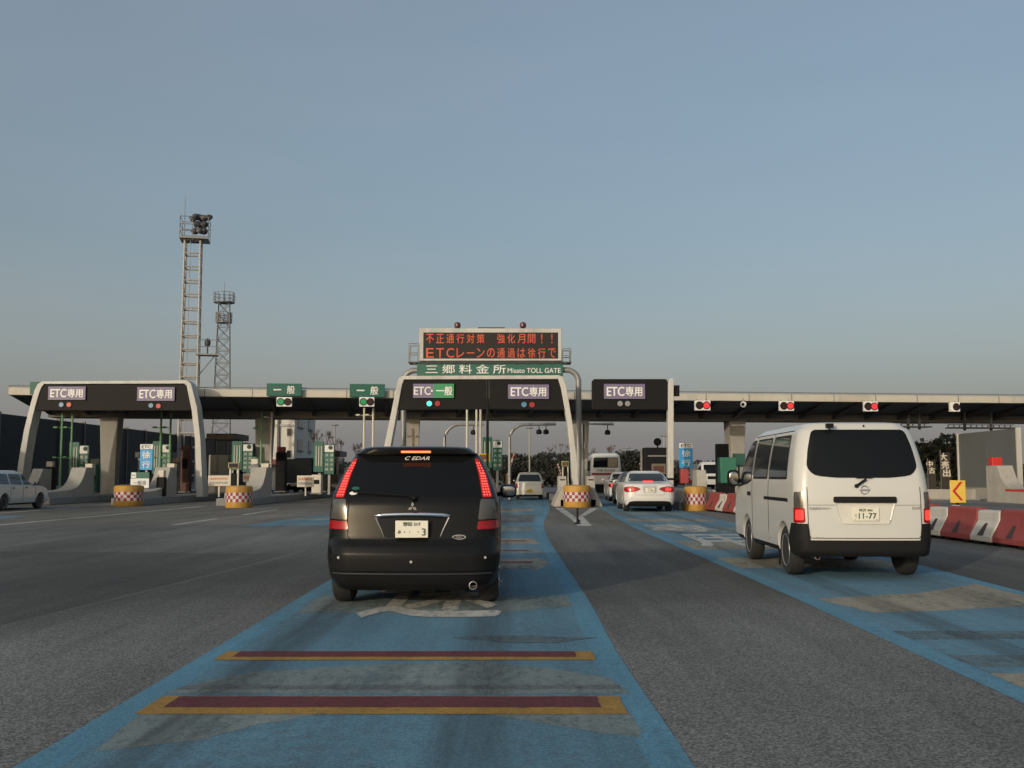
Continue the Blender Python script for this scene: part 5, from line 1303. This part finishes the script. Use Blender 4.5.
# ------------------------------------------------------------------ barriers on the right
def barrier(x, y, L, rz, m, label, red):
    t = thing('road_barrier', label, 'barrier', (x, y, 0), rz, 'red and white plastic barriers along the right')
    h = .68 if red else .64
    prof = [(-.30, .06), (-.30, .16), (-.27, .22), (-.13, h - .20), (-.12, h - .04), (-.09, h), (.09, h), (.12, h - .04), (.13, h - .20), (.27, .22), (.30, .16), (.30, .06)]
    b = MB(); b.prism(prof, -L / 2, L / 2, 'xz')
    o = b.build('body', m, t, smooth=25, bevel=.02)
    for s in (-1, 1):                     # tall wedge-shaped fork slot, on both long sides
        fx = lambda z: .27 - (z - .22) * .14 / (h - .42)
        e = MB(); f4 = [(-.11, .17), (.11, .17), (.05, .40), (-.05, .40)]
        e.add([(s * (fx(z) + .004), y, z) for y, z in f4] + [(s * (fx(z) - .05), y, z) for y, z in f4], [(0, 1, 2, 3), (4, 5, 6, 7), (0, 1, 5, 4), (1, 2, 6, 5), (2, 3, 7, 6), (3, 0, 4, 7)])
        e.build('fork_slot', mat('slot_dark', (.05, .03, .03), .7), t, smooth=0)
    for yy in (-L * .3, L * .3): MB().box((0, yy, .03), (.5, .25, .06)).build('foot', BLACKP, t)
def edge_pt(d):                         # barrier line, from near (d = 0) to the island drum
    pts = [Vector((9.25, 12.5)), Vector((9.12, 18.5)), Vector((8.95, 22.5)), Vector((8.45, 27.5)), Vector((7.8, 32.5)), Vector((7.25, 38.0))]
    for a, b in zip(pts, pts[1:]):
        l = (b - a).length
        if d <= l: return a + (b - a) * (d / l), (b - a).normalized()
        d -= l
    return pts[-1], (pts[-1] - pts[-2]).normalized()
d = 0.4; i = 0
spec = []
while d < 24.4:
    red = i % 2 == 1
    L = 1.25 if red else .82
    p, tn = edge_pt(d + L / 2)
    spec.append((p.x, p.y, L - .03, math.atan2(-tn.x, tn.y), red)); d += L; i += 1
for i, (x, y, L, rz, red) in enumerate(spec):
    yy = y
    if red: lab = 'red plastic barrier %s' % ('hidden behind the white van' if 23 < yy < 30 else 'beside the striped crash drum, left of the white van' if yy >= 30 else 'below the yellow chevron sign' if 20.6 < yy < 23 else 'at the right edge of the picture, nearer than the chevron sign')
    else: lab = 'white plastic barrier %s' % ('hidden behind the white van' if 23 < yy < 30 else 'between the striped crash drum and the white van' if yy >= 30 else 'just right of the white van, left of the chevron sign' if 20.6 < yy < 23 else 'at the right edge of the picture beside a red barrier')
    barrier(x, y, L, rz, PLA_R if red else PLA_W, lab, red)
t = thing('chevron_sign', 'yellow sign with a red chevron standing on the red and white barrier', 'sign', (9.17, 21.3, .66))
bd = MB().box((0, 0, .30), (.32, .03, .46)).build('board', SYELLOW, t, bevel=.01)
MB().prism([(.10, .50), (-.06, .31), (.10, .12), (.04, .12), (-.12, .31), (.04, .50)], -.022, -.016, 'xz').build('chevron', SRED, bd, smooth=0)
MB().box((0, .03, .03), (.05, .04, .14)).build('post', BLACKP, t); MB().box((-.07, -.05, .0), (.12, .12, .05)).build('clamp', SWHITE, t)
t = thing('warning_lamp', 'small orange warning lamp on the white barrier beside the van', 'lamp', (9.0, 22.6, .64))
MB().ball((0, 0, .12), (.13, .11, .08), 14).build('lens', mat('orange_lens', (.62, .16, .04), .35), t); MB().box((0, 0, .02), (.16, .14, .05)).build('foot', BLACKP, t)
t = thing('striped_bollard', 'yellow and white striped bollard beside the van front, left of the window', 'bollard', (7.95, 33.9, 0))
b = MB(); [b.lathe([(.13, .16 * k), (.13, .16 * k + .16)], (0, 0, 0), 14, k % 2) for k in range(5)]; b.build('post', [SYELLOW, SWHITE], t)
t = thing('red_fence_post', 'red and white striped pole standing behind the barriers left of the van', 'pole', (9.6, 39, 0))
b = MB(); [b.tube([(.15 * k / 4, 0, .4 * k), (.15 * (k + 1) / 4, 0, .4 * k + .4)], .10, 8, k % 2) for k in range(5)]; b.build('post', [SRED, SWHITE], t)
# opposite side: low wall, island nose, grey wall
t = thing('low_wall', 'low cream concrete wall beyond the barriers, right of the van', 'wall', (0, 0, 0)); a, b = G(905, 500), G(975, 500)
MB().box(((a.x + b.x) / 2, a.y, .28), (b.x - a.x, .3, .55)).build('wall', CONC, t, bevel=.03)
MB().box(((a.x + b.x) / 2, a.y, .02), (b.x - a.x + .3, .6, .10)).build('footing', CONC_D, t)
px = G(984, 501)
t = thing('toll_island', 'pale crash block with a curved fin and red lamp box at the right edge', 'traffic island', (23.3, 45.2, 0), 0, 'raised concrete islands between the toll lanes')
island_nose(t, -1.5, .75, 1.75, 0, 6.3, 9); MB().box((0, 4.6, 1.95), (.5, .4, .40)).build('red_lamp_box', SRED, t, bevel=.03)
MB().box((0, 1.6, .60), (.77, 2.6, .10)).build('red_stripe', SRED, t); MB().box((0, .2, .86), (.5, .5, .5)).build('equipment_box', CONC, t, bevel=.03)
t = thing('panel_wall', 'tall grey panel wall rising behind the pale crash block at the right edge', 'wall', (0, 0, 0))
a, b = P(961, 490, 60), P(1021, 490, 52.5); dv = Vector((b.x - a.x, b.y - a.y)); L = dv.length; rz = math.atan2(dv.y, dv.x); h = P(0, 434, 60).z
g = MB(); n = 4
for k in range(n): g.box((L * (k + .5) / n, 0, h / 2 + .1), (L / n - .02, .12, h - .2))
pan = g.build('panel', GREYWALL, t, (a.x, a.y, 0), smooth=0, rz=rz)
g = MB(); [g.box((L * k / n, -.02, h / 2), (.12, .24, h + .06)) for k in (0, n)]; g.build('post', WHITE_STEEL, t, (a.x, a.y, 0), smooth=0, rz=rz)
g = MB(); g.box((L / 2, 0, .3), (L + .4, .5, .6)); g.build('footing', CONC, t, (a.x, a.y, 0), rz=rz)
t = thing('brown_wall', 'dark brown wall end beyond the grey panel wall at the right edge', 'wall', (0, 0, 0)); a = P(1024, 480, 51.5); MB().box((a.x + 1.6, 51.0, 1.9), (3.0, .3, 3.6)).build('panel', mat('brown_board', (.07, .04, .03), .7), t)
MB().box((a.x + 1.6, 51.0, .05), (3.2, .5, .2)).build('footing', CONC_D, t)
# roadside vertical banners with pale lettering
def banner(px, Y, top, label, chars, wpx, tilt=0.0, m=INKB):
    p = P(px, 430, Y); t = thing('banner', label, 'banner', (p.x, Y, 0), 0, 'upright banners beyond the barriers')
    ht = P(0, top, Y).z; w = wpx / F_PX * Y
    MB().box((0, .04, ht / 2), (w * 1.15, .05, ht * .98)).build('cloth', mat('banner_dark', (.035, .028, .024), .8), t)
    MB().tube([(-w * .64, 0, 0), (-w * .64, 0, ht + .1)], .035, 6).build('pole', DARK_STEEL, t)
    n = len(chars); 
    for k, ch in enumerate(chars): letter('lettering', ch, SCREAM, t, (tilt * (k - n / 2), .012, ht - w * .6 - k * w * 1.0), w * .9, w * .92, .006, .05)
banner(944.5, 62, 452, 'taller dark banner with pale lettering, just above the yellow chevron sign', '大売出', 8.0, .08)
banner(930.5, 62, 460, 'shorter dark banner with pale lettering beside the van', '中古', 6.5, .12)

# ------------------------------------------------------------------ sound wall, building, masts
t = thing('sound_wall', 'tall dark sound wall running along the left edge of the plaza', 'wall', (-30.0, 20, 0))
wv = MB(); L = 116; n = 29
hs = lambda y: 4.95
for k in range(n): wv.box((0, L * (k + .5) / n, 2.45), (.16, L / n - .16, 4.9 - .02 * (k % 3)))
wv.build('panel', WALLD, t, smooth=0)
q = MB(); [q.box((.06, L * k / n, 2.5), (.24, .16, 5.0)) for k in range(n + 1)]; q.build('post', DARK_STEEL, t, smooth=0)
MB().box((0, L / 2, .3), (.5, L + .3, .6)).build('footing', CONC_D, t)
def building():
    Y = 104.0; a, b = P(262, 480, Y), P(293.5, 480, Y); w = b.x - a.x; dpt = 11.0; h = 9.2
    t = thing('office_building', 'cream three-storey building with a grey shaded side, seen between the left columns', 'building', (a.x, Y, 0))
    v = MB(); v.box((w / 2, dpt / 2, h / 2), (w, dpt, h), [0, 0, 0, 0, 0, 0]); v.build('wall', mat('pale_wall', (.55, .53, .48), .8, var=.06, scale=.6, dirt=.2), t, smooth=0)
    MB().box((w / 2, dpt / 2, h + .1), (w + .3, dpt + .3, .3)).build('roof', CONC_D, t)
    for z in (2.0, 4.4, 6.8):
        for yy, ww in ((2.8, 2.6), (7.8, 1.6)):
            f = MB().box((w + .02, yy, z), (.08, ww, 1.15)).build('window', GREY_STEEL, t)
            MB().box((w + .065, yy - ww * .24, z), (.02, ww * .44, 1.0)).build('pane', GLASS_M, f); MB().box((w + .065, yy + ww * .24, z), (.02, ww * .44, 1.0)).build('pane', GLASS_M, f)
            MB().box((w + .10, yy, z - .65), (.2, ww + .2, .08)).build('sill', CONC_D, f)
    for z in (3.4, 5.6):
        f = MB().box((w * .84, -.04, z), (.5, .08, .8)).build('window', GREY_STEEL, t); MB().box((w * .84, -.09, z), (.4, .02, .7)).build('pane', GLASS_M, f)
    MB().box((w * .5, -.1, h / 2), (.22, .2, h)).build('downpipe', DARK_STEEL, t); MB().box((w * .6, -.08, 6.3), (w * .7, .12, .22)).build('band', GREY_STEEL, t)
    MB().box((w * .35, -.6, 2.6), (2.4, 1.1, .5)).build('porch_roof', mat('porch_red', (.22, .06, .045), .7), t)
    for s in (-.4, 1.1): MB().box((w * .35 + s, -1.0, 1.2), (.12, .12, 2.4)).build('porch_post', GREY_STEEL, t)
building()
def mast(label, px, Y, top_py, w_bot, w_top, legs, panels, m, name='lattice_mast'):
    p = P(px, 330, Y); h = P(0, top_py, Y).z
    t = thing(name, label, 'mast', (p.x, Y, 0), R(12))
    b = MB()
    def c(k, z):
        w = (w_bot + (w_top - w_bot) * z / h) / 2; sx, sy = ((-1, -1), (1, -1), (1, 1), (-1, 1))[k]; return Vector((sx * w, sy * w, z))
    zs = [h * i / panels for i in range(panels + 1)]
    for k in range(4): b.tube([c(k, 0), c(k, h)], legs, 6)
    for i in range(panels + 1):
        for k in range(4): b.tube([c(k, zs[i]), c((k + 1) % 4, zs[i])], legs * .8, 5)
    return t, b, c, zs, h
MASTM = mat('mast_steel', (.36, .35, .33), .5, var=.15, dirt=.3)
t, b, c, zs, h = mast('tall pale floodlight mast with lamps on top, left of the slimmer tower', 191, 92, 241, 1.55, 1.35, .10, 18, MASTM, 'floodlight_mast')
for i in range(18):
    b.tube([c(1, zs[i]), c(2, zs[i + 1])], .04, 4); b.tube([c(3, zs[i]), c(0, zs[i + 1])], .04, 4)
b.tube([c(0, 0) + Vector((.5, 0, 0)), c(0, h) + Vector((.5, 0, 0))], .03, 4)
b.build('lattice', MASTM, t)
dk = MB(); dk.box((.12, 0, h + .1), (2.5, 2.3, .16))
dk.build('platform', GREY_STEEL, t)
rl2 = MB()
for z in (.7, 1.3, 2.0):
    rl2.tube([(-1.1, -1.1, h + z), (1.35, -1.1, h + z), (1.35, 1.1, h + z), (-1.1, 1.1, h + z), (-1.1, -1.1, h + z)], .035, 4)
for x in (-1.1, 0, 1.35):
    for y in (-1.1, 1.1): rl2.tube([(x, y, h), (x, y, h + 2.0)], .035, 4)
rl2.build('railing', GREY_STEEL, t)
rr = random.Random(3)
for k in range(9):
    fx, fz = .35 + (k % 3) * .38 - .1, h + .75 + (k // 3) * .62
    l = MB().lathe([(.12, -.22), (.30, .0), (.34, .16), (.30, .18)], (0, 0, 0), 14, 0, 'y').build('floodlight', DARK_STEEL, t, (fx + rr.uniform(-.08, .08), -1.0 + rr.uniform(-.2, .2), fz)); l.rotation_euler = (R(rr.uniform(-40, -10)), 0, R(rr.uniform(-60, 60)))
for k in range(4):
    l = MB().lathe([(.12, -.22), (.30, .0), (.34, .16), (.30, .18)], (0, 0, 0), 14, 0, 'y').build('floodlight', DARK_STEEL, t, (-.1 + k * .45, .3, h + 2.15 + .2 * (k % 2))); l.rotation_euler = (R(-30), 0, R(rr.uniform(-60, 60)))
MB().tube([(-.75, -.6, h), (-.75, -.6, h + 4.1)], [.05, .02], 5).build('aerial', GREY_STEEL, t)
hp = P(0, 355, 92).z; sp = MB(); sp.box((1.5, -.3, hp), (1.9, 1.3, .12)); sp.tube([(.7, -.5, hp - 2.0), (2.2, -.5, hp)], .05, 5)
for x in (.9, 2.4): sp.tube([(x, -.9, hp), (x, -.9, hp + 1.3)], .035, 4)
for z in (.7, 1.3): sp.tube([(.7, -.9, hp + z), (2.4, -.9, hp + z), (2.4, .3, hp + z)], .03, 4)
sp.build('side_platform', GREY_STEEL, t)
l = MB().ball((1.5, -.4, hp + 1.1), (.28, .28, .42), 10); l.tube([(1.5, -.4, hp), (1.5, -.4, hp + .9)], .08, 6); l.build('floodlight', DARK_STEEL, t)

t, b, c, zs, h = mast('slim dark lattice radio tower with two ringed platforms, right of the floodlight mast', 223.5, 150, 303, 2.9, 1.55, .07, 15, DARK_STEEL, 'radio_tower')
for i in range(15):
    for k in range(4): b.tube([c(k, zs[i]), c((k + 1) % 4, zs[i + 1])], .045, 4); b.tube([c((k + 1) % 4, zs[i]), c(k, zs[i + 1])], .045, 4)
b.build('lattice', mat('tower_steel', (.20, .21, .22), .5), t)
for z, r in ((h, 1.5), (P(0, 323, 150).z, 1.15)):
    q = MB(); q.lathe([(r, 0), (r, .15)], (0, 0, z), 16); 
    for zz in (.5, 1.0, 1.5): q.tube([(r * math.cos(R(a)), r * math.sin(R(a)), z + zz) for a in range(0, 361, 24)], .04, 4)
    for a in range(0, 360, 30): q.tube([(r * math.cos(R(a)), r * math.sin(R(a)), z), (r * math.cos(R(a)), r * math.sin(R(a)), z + 1.5)], .05, 4)
    q.build('platform', MATS['tower_steel'], t, smooth=0)
MB().tube([(0, 0, h), (0, 0, h + 3.2)], [.05, .015], 5).build('aerial', DARK_STEEL, t)

# street lamps far down the road
for px, Y, top, arm, lab in ((529.5, 95, 428, 0, 'thin grey lamp post behind the small white hatchback'), (392, 90, 427, 0, 'thin grey lamp post left of the concrete column above the people carrier'),
                             (614, 130, 448, 1.8, 'slim curved lamp post behind the minibus'), (664, 110, 436, 0, 'thin grey lamp post behind the pale single gate post'), (335, 95, 425, 0, 'thin grey lamp post above the price board left of the people carrier')):
    p = P(px, 430, Y); h = P(0, top, Y).z
    t = thing('street_lamp', lab, 'street lamp', (p.x, Y, 0), 0, 'street lamps along the road beyond the gates')
    MB().tube([(0, 0, 0), (0, 0, h - .8), (arm * .3, 0, h - .15), (arm, 0, h)] if arm else [(0, 0, 0), (0, 0, h)], .075, 6).build('pole', GREY_STEEL, t)
    MB().ball((arm, 0, h), (.35, .14, .09), 8).build('lamp_head', GREY_STEEL, t)

# ------------------------------------------------------------------ trees and far hedge
def leaf_crown(rng, centres, n, size, m_name, squash=.8):
    b = MB()
    for _ in range(n):
        c, r = rng.choice(centres)
        while True:
            v = Vector((rng.uniform(-1, 1), rng.uniform(-1, 1), rng.uniform(-1, 1)))
            if .25 < v.length < 1: break
        v = v.normalized() * (v.length ** .5) * r
        p = Vector(c) + Vector((v.x, v.y, v.z * squash))
        a = Vector((rng.gauss(0, 1), rng.gauss(0, 1), rng.gauss(0, 1))).normalized(); q = a.orthogonal().normalized(); w = a.cross(q)
        s = size * rng.uniform(.6, 1.4)
        b.add([p + q * s, p + w * s * .6, p - q * s, p - w * s * .6], [(0, 1, 2, 3)])
    return b
def limbs(b, rng, p, d, L, r, depth, ends, spread=.55):
    q = p + d * L; b.tube([p, (p + q) / 2 + Vector((rng.gauss(0, .03), rng.gauss(0, .03), 0)) * L, q], [r, r * .85, r * .68], 5, cap=False)
    if depth == 0: ends.append(q); return
    for _ in range(rng.choice((2, 3))):
        nd = (d + Vector((rng.gauss(0, spread), rng.gauss(0, spread), rng.uniform(0, .35)))).normalized()
        limbs(b, rng, q, nd, L * rng.uniform(.6, .8), r * .6, depth - 1, ends, spread)
def bushy_tree(px, Y, top, w, label, m, seed, dens=1.0, group='dark trees beyond the toll plaza'):
    rng = random.Random(seed); p = P(px, 430, Y); h = P(0, top, Y).z
    t = thing('bushy_tree', label, 'tree', (p.x, Y, 0), 0, group)
    b = MB(); ends = []
    limbs(b, rng, Vector((0, 0, 0)), Vector((0, 0, 1)), h * .3, h * .035, 2, ends)
    b.build('trunk', BARK, t)
    cs = [((rng.uniform(-.42, .42) * w, rng.uniform(-.4, .4) * w, h * rng.uniform(.28, .80)), w * rng.uniform(.18, .32)) for _ in range(11)]
    cs = [((c[0], c[1], min(c[2], h - r * .8)), r) for c, r in cs] + [((rng.uniform(-.1, .1) * w, 0, h - w * .22), w * .25)]
    leaf_crown(rng, cs, int(2300 * dens), w * .040, 'leaf').build('crown', m, t, smooth=0, fix=False)
def bare_tree(px, Y, top, label, seed, group='bare winter trees beyond the toll plaza'):
    rng = random.Random(seed); p = P(px, 430, Y); h = P(0, top, Y).z
    t = thing('bare_tree', label, 'tree', (p.x, Y, 0), 0, group)
    b = MB(); ends = []; limbs(b, rng, Vector((0, 0, 0)), Vector((0, 0, 1)), h * .36, h * .020, 4, ends, .28); b.build('trunk', BARK, t)
    tw = MB()
    for e in ends:
        for _ in range(2): tw.tube([e, e + Vector((rng.gauss(0, .35), rng.gauss(0, .35), rng.uniform(.4, .9))) * h * .09], [.03, .012], 3, cap=False)
    tw.build('twigs', BARK, t)
for i, (px, Y, top, w, lab) in enumerate(((503, 112, 455, 4.0, 'dark bushy tree left of the small white hatchback'), (517, 116, 453, 4.4, 'dark bushy tree just above the small white hatchback, on its left'),
        (535, 112, 454, 4.6, 'dark bushy tree directly above the small white hatchback'), (552, 115, 452, 4.6, 'dark bushy tree right of the small white hatchback'), (566, 110, 456, 4.0, 'dark bushy tree behind the middle gate frame foot'),
        (627, 105, 450, 4.4, 'dark round-topped tree behind the minibus, on its right'), (641, 112, 459, 4.6, 'dark bushy tree between the minibus and the grey toll machine'), (655, 118, 466, 4.6, 'low dark tree behind the grey toll machine'),
        (604, 130, 459, 5.5, 'dark bushy tree half hidden behind the minibus'))):
    bushy_tree(px, Y, top, w, lab, LEAF_D, 20 + i)
for i, (px, Y, top, w, lab) in enumerate(((914, 72, 447, 3.6, 'olive tree right behind the rear corner of the white van'), (930, 74, 442, 4.0, 'olive tree behind the shorter banner'), (944, 72, 433, 4.2, 'tallest olive tree above the taller banner'),
                                         (957, 76, 441, 3.6, 'olive tree against the edge of the grey panel wall'))):
    bushy_tree(px, Y, top, w, lab, LEAF_G, 40 + i, 1.0, 'olive trees beyond the barriers on the right')
for i, (px, Y, top, lab) in enumerate(((322, 105, 436, 'bare winter tree above the price board left of the people carrier'), (344, 100, 441, 'bare winter tree just left of the black people carrier'), (361, 108, 446, 'bare winter tree behind the middle gate frame leg'),
                                       (559, 150, 447, 'bare winter tree left of the middle gate frame leg'), (596, 140, 452, 'bare winter tree left of the minibus'), (610, 145, 450, 'bare winter tree right behind the minibus'), (678, 150, 462, 'bare winter tree behind the blue slow-down sign'))):
    bare_tree(px, Y, top, lab, 70 + i)
hb = leaf_crown(random.Random(5), [((x, 135 + random.uniform(-4, 4), 1.2), 2.4) for x in np.arange(-24, 130, 1.7)], 40000, .22, 'leaf', .85).build('far_hedge', LEAF_D, None, smooth=0, fix=False)
tag(hb, 'dark low hedge closing the view beyond the toll gates', 'hedge', kind='stuff')
a, b = P(690, 480, 190), P(722, 480, 190)
t = thing('low_building', 'long low beige building far behind the oncoming lorry', 'building', (a.x, 190, 0)); MB().box(((b.x - a.x) / 2, 4, 1.7), (b.x - a.x, 8, 3.4)).build('wall', BLD_C, t); MB().box(((b.x - a.x) / 2, 4, 3.5), (b.x - a.x + .6, 8.6, .3)).build('roof', mat('roof_brown', (.16, .11, .09), .8), t)
for k in range(4): MB().box(((b.x - a.x) * (k + .5) / 4, -.03, 1.9), (.9, .08, 1.0)).build('window', GLASS_M, t)
